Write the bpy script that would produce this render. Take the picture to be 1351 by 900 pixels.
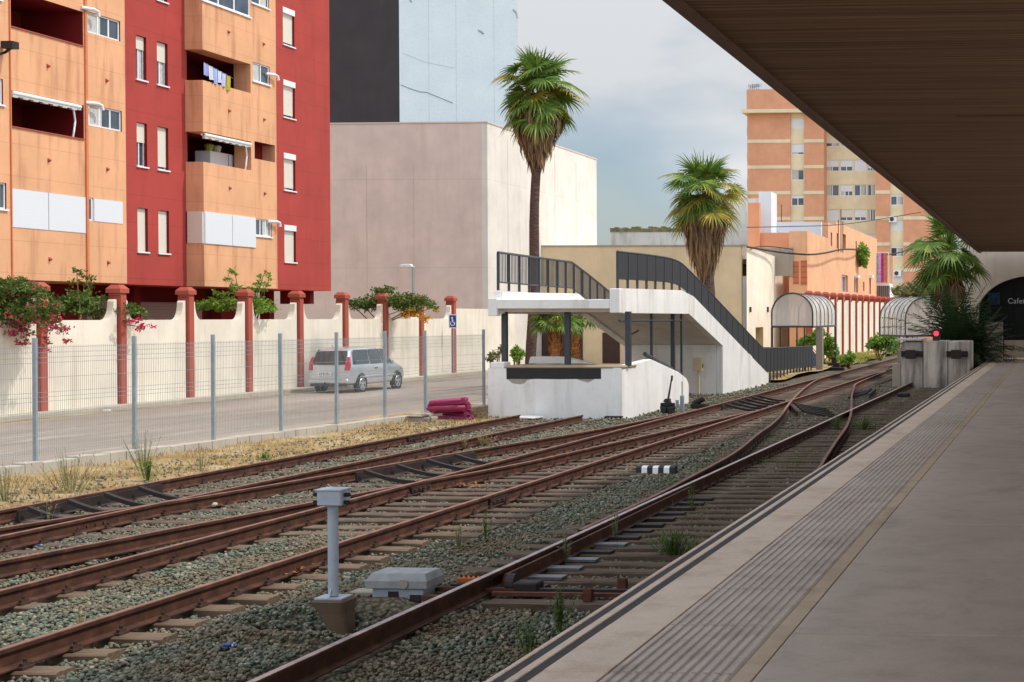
import bpy, bmesh, math, random
import numpy as np
from mathutils import Vector, Matrix, noise as mnoise

for o in list(bpy.data.objects): bpy.data.objects.remove(o)
SC = bpy.context.scene
COL = SC.collection
R = math.radians

# ---------------------------------------------------------------- camera
CAMZ = 2.7
F, U0, V0 = 2000.0, 1255.5, 450.0
YAW, PIT = math.atan((1395-U0)/F), math.atan(33/F)
cam = bpy.data.objects.new('camera', bpy.data.cameras.new('camera'))
COL.objects.link(cam); SC.camera = cam
cam.location = (0, 0, CAMZ)
cam.rotation_euler = (math.pi/2-PIT, 0, YAW)
cam.data.sensor_width = 36; cam.data.lens = F/1351*36
cam.data.shift_x = (675.5-U0)/1351
cam.data.clip_start = .1; cam.data.clip_end = 3000

# ---------------------------------------------------------------- sun, sky, exposure
SUN_EL, SUN_AZ = R(57), R(72)          # azimuth clockwise from +Y (the direction of the tracks)
sd = Vector((math.cos(SUN_EL)*math.sin(SUN_AZ), math.cos(SUN_EL)*math.cos(SUN_AZ), math.sin(SUN_EL)))
sun = bpy.data.objects.new('sun', bpy.data.lights.new('sun', 'SUN'))
COL.objects.link(sun)
sun.data.energy = 2.15; sun.data.angle = R(2.5); sun.data.color = (1, .94, .86)
sun.rotation_euler = (-sd).to_track_quat('-Z', 'Y').to_euler(); sun.location = sd*60

W = bpy.data.worlds.new('World'); SC.world = W; W.use_nodes = True
nt = W.node_tree; nt.nodes.clear()
def wn(t, **k):
    n = nt.nodes.new(t)
    for a, b in k.items(): setattr(n, a, b)
    return n
sky = wn('ShaderNodeTexSky', sky_type='NISHITA', sun_disc=False, sun_elevation=SUN_EL, sun_rotation=SUN_AZ,
         air_density=1.3, dust_density=2.0, ozone_density=1.6)
bg = wn('ShaderNodeBackground'); out = wn('ShaderNodeOutputWorld')
bg.inputs['Strength'].default_value = .128
tc = wn('ShaderNodeTexCoord'); mp = wn('ShaderNodeMapping'); mp.inputs['Scale'].default_value = (2.2, 2.2, 5.5)
mp.inputs['Location'].default_value = (.35, .1, .42)
nz = wn('ShaderNodeTexNoise'); nz.inputs['Scale'].default_value = 1.5; nz.inputs['Detail'].default_value = 5; nz.inputs['Roughness'].default_value = .5
rp = wn('ShaderNodeValToRGB'); rp.color_ramp.elements[0].position = .36; rp.color_ramp.elements[1].position = .66
rp.color_ramp.elements[0].color = (.3, .3, .3, 1); rp.color_ramp.elements[1].color = (.93, .93, .93, 1)
cr = wn('ShaderNodeValToRGB'); cr.color_ramp.elements[0].color = (2.2, 3.4, 5.1, 1); cr.color_ramp.elements[1].color = (6.3, 6.4, 6.6, 1)
cr.color_ramp.elements[0].position = .40; cr.color_ramp.elements[1].position = .64
mx = wn('ShaderNodeMix', data_type='RGBA')
L_ = nt.links.new
L_(tc.outputs['Generated'], mp.inputs['Vector']); L_(mp.outputs[0], nz.inputs['Vector'])
sq = wn('ShaderNodeSeparateXYZ'); L_(tc.outputs['Generated'], sq.inputs[0])
be = wn('ShaderNodeMapRange'); be.inputs[1].default_value = .05; be.inputs[2].default_value = .24; be.inputs[3].default_value = -.10; be.inputs[4].default_value = .128
ad = wn('ShaderNodeMath', operation='ADD'); L_(sq.outputs[2], be.inputs[0]); L_(be.outputs[0], ad.inputs[0]); L_(nz.outputs['Fac'], ad.inputs[1])
L_(ad.outputs[0], rp.inputs[0]); L_(ad.outputs[0], cr.inputs[0])
L_(rp.outputs[0], mx.inputs[0]); L_(sky.outputs[0], mx.inputs[6]); L_(cr.outputs[0], mx.inputs[7])
vm = wn('ShaderNodeVectorMath', operation='DOT_PRODUCT'); vm.inputs[1].default_value = (.25, -.75, .6)
mr = wn('ShaderNodeMapRange'); mr.inputs[1].default_value = -.7; mr.inputs[2].default_value = .6; mr.inputs[3].default_value = .66; mr.inputs[4].default_value = 1.32
L_(tc.outputs['Generated'], vm.inputs[0]); L_(vm.outputs['Value'], mr.inputs[0])
vs_ = wn('ShaderNodeVectorMath', operation='SCALE'); L_(mx.outputs[2], vs_.inputs[0]); L_(mr.outputs[0], vs_.inputs['Scale'])
sz_ = wn('ShaderNodeSeparateXYZ'); L_(tc.outputs['Generated'], sz_.inputs[0])
mh = wn('ShaderNodeMapRange', interpolation_type='SMOOTHSTEP'); mh.inputs[1].default_value = .02; mh.inputs[2].default_value = .16; mh.inputs[3].default_value = 1.32; mh.inputs[4].default_value = 1.0
L_(sz_.outputs[2], mh.inputs[0]); vh_ = wn('ShaderNodeVectorMath', operation='SCALE'); L_(vs_.outputs[0], vh_.inputs[0]); L_(mh.outputs[0], vh_.inputs['Scale'])
L_(vh_.outputs[0], bg.inputs['Color']); L_(bg.outputs[0], out.inputs[0])

SC.view_settings.view_transform = 'Standard'; SC.view_settings.look = 'None'
SC.view_settings.exposure = 0.45; SC.view_settings.gamma = 1
SC.render.engine = 'CYCLES'
SC.cycles.max_bounces = 6; SC.cycles.diffuse_bounces = 4; SC.cycles.glossy_bounces = 3; SC.cycles.transparent_max_bounces = 16
SC.cycles.use_denoising = True

# ---------------------------------------------------------------- measuring: where a sight line meets a real plane
_F = Vector((-math.sin(YAW)*math.cos(PIT), math.cos(YAW)*math.cos(PIT), -math.sin(PIT)))
_R = Vector((math.cos(YAW), math.sin(YAW), 0)); _U = _R.cross(_F)
CAM = Vector((0, 0, CAMZ))
def pt(u, v, X=None, Y=None, Z=None):
    d = _F + _R*((u-U0)/F) + _U*((V0-v)/F)
    if X is not None: t = X/d.x
    elif Y is not None: t = Y/d.y
    else: t = (Z-CAMZ)/d.z
    return CAM + d*t
def yX(u, X, v=417): return pt(u, v, X=X).y
def zY(u, v, Y): return pt(u, v, Y=Y).z

# ---------------------------------------------------------------- object helpers
WL = {}
def tag(o, label=None, cat=None, group=None, kind=None):
    if label: o['label'] = label
    if cat: o['category'] = cat
    if group: o['group'] = group
    if kind: o['kind'] = kind
    return o
def thing(name, label, cat, loc, group=None, rz=0):
    o = bpy.data.objects.new(name, None); COL.objects.link(o)
    o.location = loc; o.rotation_euler = (0, 0, rz); o.empty_display_size = .2
    WL[o.name] = Vector(loc)
    return tag(o, label, cat, group)
def link(name, me, parent=None, loc=None):
    o = bpy.data.objects.new(name, me); COL.objects.link(o)
    if parent: o.parent = parent; WL[o.name] = WL.get(parent.name, Vector((0, 0, 0)))
    else: WL[o.name] = Vector(loc) if loc is not None else Vector((0, 0, 0))
    if loc is not None and not parent: o.location = loc
    return o

class MB:
    def __init__(s): s.v = []; s.f = []; s.m = []; s.cur = 0
    def add(s, vs, fs):
        b = len(s.v); s.v += [tuple(p) for p in vs]
        s.f += [tuple(i+b for i in f) for f in fs]; s.m += [s.cur]*len(fs)
        return s
    def box(s, x0, x1, y0, y1, z0, z1):
        x0, x1 = min(x0, x1), max(x0, x1); y0, y1 = min(y0, y1), max(y0, y1); z0, z1 = min(z0, z1), max(z0, z1)
        return s.add([(x0,y0,z0),(x1,y0,z0),(x1,y1,z0),(x0,y1,z0),(x0,y0,z1),(x1,y0,z1),(x1,y1,z1),(x0,y1,z1)],
              [(3,2,1,0),(4,5,6,7),(0,1,5,4),(1,2,6,5),(2,3,7,6),(3,0,4,7)])
    def obox(s, O, U, N, u0, u1, z0, z1, n0, n1):
        """box in a wall frame: along U, up, and out along N from origin O"""
        O = Vector(O); P = lambda u, z, n: O + U*u + N*n + Vector((0, 0, z))
        q = [P(u0,z0,n0),P(u1,z0,n0),P(u1,z0,n1),P(u0,z0,n1),P(u0,z1,n0),P(u1,z1,n0),P(u1,z1,n1),P(u0,z1,n1)]
        return s.add(q, [(3,2,1,0),(4,5,6,7),(0,1,5,4),(1,2,6,5),(2,3,7,6),(3,0,4,7)])
    def prism(s, pts, d):
        """closed polygon pts (3-D) pushed along vector d"""
        n = len(pts); d = Vector(d); a = [Vector(p) for p in pts]; b = [p+d for p in a]
        fs = [tuple(range(n-1, -1, -1)), tuple(range(n, 2*n))]
        fs += [(i, (i+1) % n, n+(i+1) % n, n+i) for i in range(n)]
        return s.add(a+b, fs)
    def tube(s, pts, r, n=8, cap=True):
        pts = [Vector(p) for p in pts]; k = len(pts)
        rs = r if isinstance(r, (list, tuple)) else [r]*k
        vs, fs = [], []; up = Vector((0, 0, 1)); prev = None
        for i, p in enumerate(pts):
            t = (pts[min(i+1, k-1)]-pts[max(i-1, 0)]).normalized()
            if prev is None:
                a = t.cross(up) if abs(t.z) < .95 else t.cross(Vector((1, 0, 0)))
            else: a = prev - t*prev.dot(t)
            a.normalize(); prev = a; b = t.cross(a)
            for j in range(n):
                w = 2*math.pi*j/n; vs.append(p + (a*math.cos(w)+b*math.sin(w))*rs[i])
        for i in range(k-1):
            for j in range(n):
                fs.append((i*n+j, i*n+(j+1) % n, (i+1)*n+(j+1) % n, (i+1)*n+j))
        if cap: fs += [tuple(range(n-1, -1, -1)), tuple((k-1)*n+j for j in range(n))]
        return s.add(vs, fs)
    def sweep(s, path, prof, cap=True):
        """profile [(side, up)] along a roughly level path"""
        path = [Vector(p) for p in path]; k = len(path); n = len(prof); vs, fs = [], []
        for i, p in enumerate(path):
            t = (path[min(i+1, k-1)]-path[max(i-1, 0)]); t.z = 0; t.normalize()
            sd_ = Vector((t.y, -t.x, 0))
            for a, b in prof: vs.append(p + sd_*a + Vector((0, 0, b)))
        for i in range(k-1):
            for j in range(n):
                fs.append((i*n+j, (i+1)*n+j, (i+1)*n+(j+1) % n, i*n+(j+1) % n))
        if cap: fs += [tuple(range(n)), tuple((k-1)*n+j for j in range(n-1, -1, -1))]
        return s.add(vs, fs)
    def build(s, name, mat, parent=None, local=False, smooth=False, bevel=0, loc=None):
        me = bpy.data.meshes.new(name)
        off = Vector((0, 0, 0))
        if not local:
            off = WL.get(parent.name, off) if parent else (Vector(loc) if loc is not None else off)
        vs = [(x-off.x, y-off.y, z-off.z) for x, y, z in s.v]
        me.from_pydata(vs, [], s.f)
        for m in (mat if isinstance(mat, (list, tuple)) else [mat]): me.materials.append(m)
        if any(s.m): me.polygons.foreach_set('material_index', s.m)
        bm = bmesh.new(); bm.from_mesh(me); bmesh.ops.recalc_face_normals(bm, faces=bm.faces)
        if bevel: bmesh.ops.bevel(bm, geom=[e for e in bm.edges if len(e.link_faces) == 2 and e.calc_face_angle(0) > .6], offset=bevel, segments=1, affect='EDGES')
        bm.to_mesh(me); bm.free()
        if smooth:
            me.polygons.foreach_set('use_smooth', [True]*len(me.polygons))
        return link(name, me, parent, loc)

def raw_mesh(name, V, Fq, mat, parent=None, loc=None, smooth=False, mats=None, mi=None):
    """fast numpy mesh; V (n,3), Fq (m,k) all same k"""
    me = bpy.data.meshes.new(name); V = np.asarray(V, dtype=np.float32); Fq = np.asarray(Fq, dtype=np.int32)
    if parent is not None: V = V - np.array(WL.get(parent.name, Vector((0,0,0))), dtype=np.float32)
    elif loc is not None: V = V - np.array(loc, dtype=np.float32)
    me.vertices.add(len(V)); me.vertices.foreach_set('co', V.ravel())
    k = Fq.shape[1]; me.loops.add(Fq.size); me.loops.foreach_set('vertex_index', Fq.ravel())
    me.polygons.add(len(Fq)); me.polygons.foreach_set('loop_start', np.arange(0, Fq.size, k, dtype=np.int32))
    me.polygons.foreach_set('loop_total', np.full(len(Fq), k, dtype=np.int32))
    for m in (mats or [mat]): me.materials.append(m)
    if mi is not None: me.polygons.foreach_set('material_index', np.asarray(mi, dtype=np.int32))
    if smooth: me.polygons.foreach_set('use_smooth', np.ones(len(Fq), dtype=bool))
    me.update(calc_edges=True)
    return link(name, me, parent, loc)

def dup(root, loc, label=None, rz=None, scale=None):
    def cp(o, par):
        c = o.copy(); COL.objects.link(c)
        if par: c.parent = par
        for ch in [x for x in KIDS.get(o.name, [])]: cp(ch, c)
        return c
    c = cp(root, None); c.location = loc
    if rz is not None: c.rotation_euler = (0, 0, rz)
    if scale: c.scale = scale
    if label: c['label'] = label
    return c
KIDS = {}
def remember(root):
    def w(o):
        KIDS[o.name] = list(o.children)
        for c in o.children: w(c)
    w(root); return root

# ---------------------------------------------------------------- materials
def lin(c):
    c = c/255
    return c/12.92 if c <= .04045 else ((c+.055)/1.055)**2.4
def rgb(r, g, b, k=1): return (lin(r)*k, lin(g)*k, lin(b)*k, 1)
MATS = {}
class MT:
    def __init__(s, name, rough=.8, metal=0, spec=.5):
        s.m = bpy.data.materials.new(name); s.m.use_nodes = True; s.t = s.m.node_tree
        s.b = s.t.nodes['Principled BSDF']
        s.b.inputs['Roughness'].default_value = rough; s.b.inputs['Metallic'].default_value = metal
        s.b.inputs['Specular IOR Level'].default_value = spec
        s.tc = s.t.nodes.new('ShaderNodeTexCoord'); s.hs = None
    def n(s, t, **k):
        x = s.t.nodes.new(t)
        for a, b in k.items(): setattr(x, a, b)
        return x
    def l(s, a, b): s.t.links.new(a, b)
    def noise(s, scale, detail=4, rough=.55, stretch=(1, 1, 1), coord='Object'):
        mp = s.n('ShaderNodeMapping'); mp.inputs['Scale'].default_value = stretch
        if coord == 'World':
            g = s.n('ShaderNodeNewGeometry'); s.l(g.outputs['Position'], mp.inputs[0])
        else: s.l(s.tc.outputs[coord], mp.inputs[0])
        z = s.n('ShaderNodeTexNoise'); z.inputs['Scale'].default_value = scale; z.inputs['Detail'].default_value = detail
        z.inputs['Roughness'].default_value = rough; s.l(mp.outputs[0], z.inputs['Vector'])
        return z.outputs['Fac']
    def ramp(s, fac, stops):
        r = s.n('ShaderNodeValToRGB'); e = r.color_ramp.elements
        e[0].position, e[0].color = stops[0]; e[1].position, e[1].color = stops[-1]
        for p, c in stops[1:-1]: q = e.new(p); q.color = c
        s.l(fac, r.inputs[0]); return r.outputs[0]
    def mix(s, fac, a, b, mode='MIX'):
        x = s.n('ShaderNodeMix', data_type='RGBA', blend_type=mode)
        for i, q in ((0, fac), (6, a), (7, b)):
            if hasattr(q, 'links'): s.l(q, x.inputs[i])
            else: x.inputs[i].default_value = q
        return x.outputs[2]
    def math(s, op, a, b=0):
        x = s.n('ShaderNodeMath', operation=op)
        for i, q in ((0, a), (1, b)):
            if hasattr(q, 'links'): s.l(q, x.inputs[i])
            else: x.inputs[i].default_value = q
        return x.outputs[0]
    def col(s, q):
        if hasattr(q, 'links'): s.l(q, s.b.inputs['Base Color'])
        else: s.b.inputs['Base Color'].default_value = q
        return s
    def rough(s, q): s.l(q, s.b.inputs['Roughness']); return s
    def bump(s, h, strength=.3, dist=.02):
        b = s.n('ShaderNodeBump'); b.inputs['Strength'].default_value = strength; b.inputs['Distance'].default_value = dist
        s.l(h, b.inputs['Height'])
        if s.hs: s.l(s.hs, b.inputs['Normal'])
        s.hs = b.outputs[0]; s.l(s.hs, s.b.inputs['Normal']); return s
    def done(s, key=None): MATS[key or s.m.name] = s.m; return s.m

def W0(k): return (k, k, k, 1)
def plain(name, c, rough=.6, metal=0, var=.15, scale=6, bump=.0, spec=.5):
    t = MT(name, rough, metal, spec)
    z = t.noise(scale, 5)
    a = tuple(x*(1-var) for x in c[:3])+(1,); b = tuple(min(1, x*(1+var)) for x in c[:3])+(1,)
    t.col(t.ramp(z, [(.3, a), (.7, b)]))
    if bump: t.bump(t.noise(scale*8, 4), bump, .01)
    return t.done()
def plaster(name, c, dirt=(.25, .2, .15, 1), streak=.35, joints=None, stain=.3, bump=.15, jcol=.75, thr=.52):
    """painted render: blotches, run-down streaks, optional horizontal joint lines every joints metres"""
    t = MT(name, .9, 0, .2)
    z1 = t.noise(.7, 6, .6, coord='World'); z2 = t.noise(2.2, 5, .6, (1, 1, .12), coord='World'); z3 = t.noise(9, 5, .7, coord='World')
    base = t.ramp(z1, [(.3, tuple(x*.88 for x in c[:3])+(1,)), (.7, tuple(min(1, x*1.07) for x in c[:3])+(1,))])
    m = t.math('MULTIPLY', t.ramp(z2, [(thr, W0(0)), (thr+.26, W0(1))]), streak)
    q = t.mix(m, base, dirt)
    m2 = t.math('MULTIPLY', t.ramp(z3, [(.58, W0(0)), (.75, W0(1))]), stain*.5)
    q = t.mix(m2, q, dirt)
    if joints:
        g = t.n('ShaderNodeNewGeometry'); sx = t.n('ShaderNodeSeparateXYZ'); t.l(g.outputs['Position'], sx.inputs[0])
        fr = t.math('MODULO', t.math('ADD', sx.outputs[2], 50.0), joints)
        ln = t.math('LESS_THAN', fr, .022)
        q = t.mix(t.math('MULTIPLY', ln, 1-jcol), q, (.05, .03, .03, 1))
    t.col(q); t.bump(t.noise(40, 4, coord='World'), bump, .006)
    return t.done()

M = {}
M['ballast_bed'] = None
def gravel_mat(name, cols, island=False, scale=28):
    t = MT(name, .95, 0, .2)
    if island:
        g = t.n('ShaderNodeNewGeometry'); rnd = g.outputs['Random Per Island']
        q = t.ramp(rnd, [(i/(len(cols)-1), c) for i, c in enumerate(cols)])
        z = t.noise(1.0, 4, coord='World')
        q = t.mix(t.ramp(z, [(.42, W0(.08)), (.66, W0(.75))]), q, rgb(122, 102, 82))
        t.col(q); t.bump(t.noise(60, 3, coord='World'), .4, .01)
    else:
        v = t.n('ShaderNodeTexVoronoi'); v.inputs['Scale'].default_value = scale
        g = t.n('ShaderNodeNewGeometry'); t.l(g.outputs['Position'], v.inputs['Vector'])
        sp = t.n('ShaderNodeSeparateColor'); t.l(v.outputs['Color'], sp.inputs[0])
        q = t.ramp(sp.outputs[0], [(i/(len(cols)-1), c) for i, c in enumerate(cols)])
        z = t.noise(1.0, 4, coord='World')
        q = t.mix(t.ramp(z, [(.36, W0(.15)), (.62, W0(.85))]), q, rgb(120, 98, 76))
        d = t.math('MULTIPLY', t.ramp(v.outputs['Distance'], [(.25, W0(0)), (.8, W0(.75))]), 1)
        q = t.mix(d, q, (.012, .012, .010, 1))
        t.col(q); t.bump(t.math('MULTIPLY', v.outputs['Distance'], -1), 1.0, .03)
    return t.done()
GC = [rgb(64, 72, 64), rgb(104, 118, 104), rgb(84, 100, 90), rgb(128, 132, 114), rgb(76, 84, 74), rgb(112, 124, 108), rgb(150, 142, 122), rgb(92, 104, 92), rgb(172, 164, 148)]
M['stone'] = gravel_mat('ballast_stone', GC, island=True)
M['bed'] = gravel_mat('ballast_bed', GC, scale=22)

def rail_mat(name, shiny):
    t = MT(name, .75, .0, .3)
    z = t.noise(5, 6, .65, (1, 1, 1)); z2 = t.noise(45, 3)
    side = t.ramp(z, [(.3, rgb(52, 32, 25)), (.55, rgb(80, 49, 36)), (.75, rgb(106, 70, 50))])
    topc = t.ramp(z, [(.3, rgb(108, 76, 66)), (.7, rgb(146, 110, 96))]) if not shiny else t.ramp(z, [(.35, rgb(150, 132, 128)), (.7, rgb(200, 188, 186))])
    g = t.n('ShaderNodeNewGeometry'); sx = t.n('ShaderNodeSeparateXYZ'); t.l(g.outputs['Normal'], sx.inputs[0])
    so = t.n('ShaderNodeSeparateXYZ'); t.l(t.tc.outputs['Object'], so.inputs[0])
    top = t.math('MULTIPLY', t.math('GREATER_THAN', sx.outputs[2], .8), t.math('GREATER_THAN', so.outputs[2], .15))
    t.col(t.mix(top, side, topc))
    if shiny: t.l(t.math('MULTIPLY', top, .55), t.b.inputs['Metallic']); t.l(t.math('SUBTRACT', .8, t.math('MULTIPLY', top, .45)), t.b.inputs['Roughness'])
    t.bump(z2, .25, .004)
    return t.done()
M['rail'] = rail_mat('rusty_rail', False); M['rail_worn'] = rail_mat('worn_rail', True)
M['iron'] = plain('dark_iron', rgb(44, 34, 32), .7, .2, .35, 8, .2)
M['rust'] = plain('rust', rgb(92, 50, 34), .85, 0, .3, 12, .3)
M['orange_rust'] = plain('orange_rust', rgb(176, 98, 40), .8, 0, .25, 14, .3)
def wood(name, a, b, coord='Object', ax=(1, 10, 10), sc=3):
    t = MT(name, .9, 0, .2); z = t.noise(sc, 6, .65, ax, coord); z2 = t.noise(1.7, 3)
    q = t.ramp(z, [(.28, a), (.72, b)]); q = t.mix(t.ramp(z2, [(.4, W0(0)), (.7, W0(.4))]), q, rgb(66, 44, 34))
    t.col(q); t.bump(z, .5, .01); return t.done()
M['sleeper'] = wood('sleeper_wood', rgb(66, 55, 48), rgb(124, 108, 94))
M['concrete'] = plaster('raw_concrete', rgb(165, 155, 142), rgb(80, 66, 52), .5, None, .5, .4)
M['clip'] = plain('dark_rust', rgb(66, 44, 34), .85, 0, .3, 12, .3)
M['sleeper_pale'] = wood('dusty_sleeper_wood', rgb(84, 70, 60), rgb(138, 118, 98))
M['buffer_concrete'] = plaster('streaked_concrete', rgb(206, 196, 184), rgb(58, 48, 44), .95, None, 1.0, .5, thr=.44)
M['kerb'] = plaster('kerb_block', rgb(178, 172, 160), rgb(110, 96, 80), .4, None, .4, .4)
M['white'] = plaster('white_wash', rgb(236, 234, 230), rgb(150, 136, 116), .5, None, .6, .3)
M['white_panel'] = plaster('cream_wall_paint', rgb(228, 220, 203), rgb(160, 142, 118), .4, None, .2, .2)
M['brick_paint'] = plaster('red_oxide_paint', rgb(170, 88, 74), rgb(112, 62, 52), .3, None, .3, .3)
M['orange'] = plaster('orange_render', rgb(224, 170, 130), rgb(158, 98, 74), .7, .93, .3, .1, .82)
M['red'] = plaster('red_render', rgb(172, 72, 66), rgb(124, 44, 44), .25, .93, .2, .1, .75)
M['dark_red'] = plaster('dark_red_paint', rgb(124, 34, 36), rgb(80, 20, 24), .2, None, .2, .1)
M['beige'] = plaster('mauve_beige_render', rgb(218, 198, 188), rgb(160, 134, 122), .22, 4.6, .4, .15, .72)
M['pale'] = plaster('sunlit_beige_render', rgb(220, 214, 206), rgb(176, 150, 130), .25, 4.6, .3, .15, .8)  # sunny side of the beige block: sunlight put into a lighter colour
M['tan'] = plaster('tan_render', rgb(214, 194, 160), rgb(160, 140, 110), .2, None, .2, .1)
M['cream'] = plaster('sunlit_tan_render', rgb(240, 230, 212), rgb(200, 180, 150), .2, None, .2, .1)  # sun-facing wall of the tan building, its brightness painted into the colour
M['black_wall'] = plaster('bitumen_wall', rgb(70, 64, 66), rgb(88, 80, 80), .2, None, .3, .4)
def crackwall():
    t = MT('pale_blue_insulation', .9, 0, .2)
    z1 = t.noise(.35, 6, .6, coord='World'); z3 = t.noise(7, 6, .75, coord='World')
    q = t.ramp(z1, [(.3, rgb(214, 228, 236)), (.7, rgb(230, 240, 245))])
    q = t.mix(t.math('MULTIPLY', t.ramp(z3, [(.5, W0(0)), (.8, W0(1))]), .35), q, rgb(150, 172, 186))
    w = t.n('ShaderNodeTexWave', wave_type='BANDS', bands_direction='DIAGONAL'); w.inputs['Scale'].default_value = .07; w.inputs['Distortion'].default_value = 14; w.inputs['Detail'].default_value = 4; w.inputs['Detail Scale'].default_value = .6
    g = t.n('ShaderNodeNewGeometry'); t.l(g.outputs['Position'], w.inputs['Vector'])
    t.col(q); t.bump(z3, .4, .02); return t.done()
M['blue_wall'] = crackwall()
M['tower_orange'] = plaster('tower_orange_render', rgb(218, 160, 128), rgb(184, 124, 98), .2, None, .2, .1)
M['tower_cream'] = plaster('tower_cream_render', rgb(230, 216, 184), rgb(200, 176, 144), .2, None, .2, .1)
M['old_white'] = plaster('old_peeling_white', rgb(218, 218, 212), rgb(120, 112, 90), .6, None, .8, .4)
M['moss'] = plain('mossy_coping', rgb(130, 118, 84), .95, 0, .4, 3, .4)
M['house_orange'] = plaster('old_orange_render', rgb(232, 180, 142), rgb(190, 130, 98), .4, None, .5, .2)
M['house_dark'] = plaster('deep_orange_render', rgb(216, 152, 118), rgb(170, 110, 86), .3, None, .3, .2)
M['pvc'] = plain('white_pvc', rgb(232, 234, 238), .45, 0, .03, 3)
def slat(name, c, pitch=.045, k=.82):
    t = MT(name, .6, 0, .4); g = t.n('ShaderNodeNewGeometry'); sx = t.n('ShaderNodeSeparateXYZ'); t.l(g.outputs['Position'], sx.inputs[0])
    fr = t.math('DIVIDE', t.math('MODULO', t.math('ADD', sx.outputs[2], 50.0), pitch), pitch)
    q = t.ramp(fr, [(0, tuple(x*k for x in c[:3])+(1,)), (.25, c), (1, c)]); t.col(q); t.bump(fr, .5, .008); return t.done()
M['shutter'] = slat('roller_shutter_white', rgb(226, 230, 236)); M['shutter_beige'] = slat('roller_shutter_beige', rgb(226, 220, 206))
M['shutter_grey'] = slat('garage_shutter', rgb(172, 142, 136), .12, .6); M['lattice'] = slat('brick_lattice', rgb(196, 112, 74), .34, .45)
def glassy(name, c, rough=.08):
    t = MT(name, rough, 0, .9); z = t.noise(1.2, 3, coord='World')
    t.col(t.ramp(z, [(.35, c), (.65, tuple(min(1, x*2.4+.01) for x in c[:3])+(1,))])); return t.done()
M['glass'] = glassy('window_glass', rgb(44, 52, 60)); M['car_glass'] = glassy('car_glass', rgb(26, 34, 36), .05)
M['curtain'] = plain('curtain', rgb(190, 190, 186), .9, 0, .15, 9)
M['galv'] = plain('galvanised_steel', rgb(146, 158, 164), .6, .1, .12, 5)
M['wire'] = plain('galvanised_wire', rgb(150, 158, 162), .5, .3, .1, 5)
M['grey_paint'] = plain('grey_paint', rgb(168, 176, 188), .5, .1, .12, 6, .05)
M['dark_steel'] = plain('dark_grey_paint', rgb(58, 61, 66), .5, .1, .15, 6)
M['dark_mesh'] = plain('dark_perforated_sheet', rgb(47, 48, 52), .7, .0, .12, 8)
M['black'] = plain('black_paint', rgb(28, 27, 28), .6, 0, .3, 8)
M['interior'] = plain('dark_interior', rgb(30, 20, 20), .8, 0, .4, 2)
M['rubber'] = plain('rubber', rgb(24, 24, 25), .85, 0, .2, 9)
M['hose'] = plain('purple_plastic', rgb(152, 44, 92), .55, 0, .15, 7)
M['bronze_door'] = plain('brown_door', rgb(60, 34, 26), .6, 0, .3, 4)
M['sign_blue'] = plain('sign_blue', rgb(20, 62, 150), .4, 0, .03, 2); M['sign_white'] = plain('sign_white', rgb(235, 238, 240), .4, 0, .03, 2)
t = MT('car_silver', .28, .5, .6); t.b.inputs['Coat Weight'].default_value = .6
t.col(t.ramp(t.noise(2, 3), [(.3, rgb(196, 204, 212)), (.7, rgb(208, 214, 220))])); M['car'] = t.done()
M['car_trim'] = plain('car_trim', rgb(60, 60, 64), .6, 0, .1, 5)
M['alloy'] = plain('alloy_rim', rgb(200, 204, 208), .3, .7, .08, 6)
t = MT('tail_lamp', .2, 0, .8); t.col(rgb(190, 20, 44)); M['tail'] = t.done()
t = MT('signal_red', .4); t.col((.8, .02, .03, 1)); t.b.inputs['Emission Color'].default_value = (1, .02, .05, 1); t.b.inputs['Emission Strength'].default_value = 2.2; M['red_lamp'] = t.done()
t = MT('cafe_letters', .5); t.col(W0(.32)); t.b.inputs['Emission Color'].default_value = (.8, .85, .9, 1); t.b.inputs['Emission Strength'].default_value = .06; M['letters'] = t.done()  # letters get a faint emission of their own in the dark arch
t = MT('clear_plastic', .25, 0, .6); t.col(rgb(226, 224, 218)); t.b.inputs['Transmission Weight'].default_value = .0
t.b.inputs['Alpha'].default_value = .5; M['perspex'] = t.done()
def leafm(name, cols, sub=.25, rough=.55):
    t = MT(name, rough, 0, .3); g = t.n('ShaderNodeNewGeometry')
    t.col(t.ramp(g.outputs['Random Per Island'], [(i/(len(cols)-1), c) for i, c in enumerate(cols)]))
    tr = t.n('ShaderNodeBsdfTranslucent'); ms = t.n('ShaderNodeMixShader'); ms.inputs[0].default_value = sub
    for l in list(t.b.outputs[0].links): o_ = l.to_socket
    src = t.b.inputs['Base Color'].links[0].from_socket
    t.l(src, tr.inputs[0]); t.l(t.b.outputs[0], ms.inputs[1]); t.l(tr.outputs[0], ms.inputs[2]); t.l(ms.outputs[0], o_)
    return t.done()
M['palm'] = leafm('palm_leaf', [rgb(62, 96, 40), rgb(98, 130, 50), rgb(78, 114, 46), rgb(150, 168, 70), rgb(78, 110, 44)])
M['palm_yellow'] = leafm('palm_leaf_yellowing', [rgb(120, 128, 50), rgb(190, 160, 62), rgb(150, 142, 54), rgb(98, 120, 48)])
M['palm_dead'] = leafm('dead_palm_leaf', [rgb(112, 88, 66), rgb(150, 122, 92), rgb(92, 72, 56), rgb(176, 142, 96), rgb(126, 102, 80)], .1, .8)
M['petiole'] = leafm('palm_stalk', [rgb(120, 128, 60), rgb(170, 140, 70), rgb(104, 112, 50)], .1)
M['palm_dark'] = leafm('dark_palm_leaf', [rgb(34, 54, 30), rgb(50, 76, 38), rgb(42, 62, 34), rgb(64, 88, 44)], .15)
M['leaf'] = leafm('shrub_leaf', [rgb(62, 88, 36), rgb(92, 118, 50), rgb(74, 100, 42), rgb(124, 140, 62)])
M['leaf_bright'] = leafm('bright_leaf', [rgb(96, 132, 46), rgb(132, 164, 62), rgb(112, 148, 52)], .3)
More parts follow.
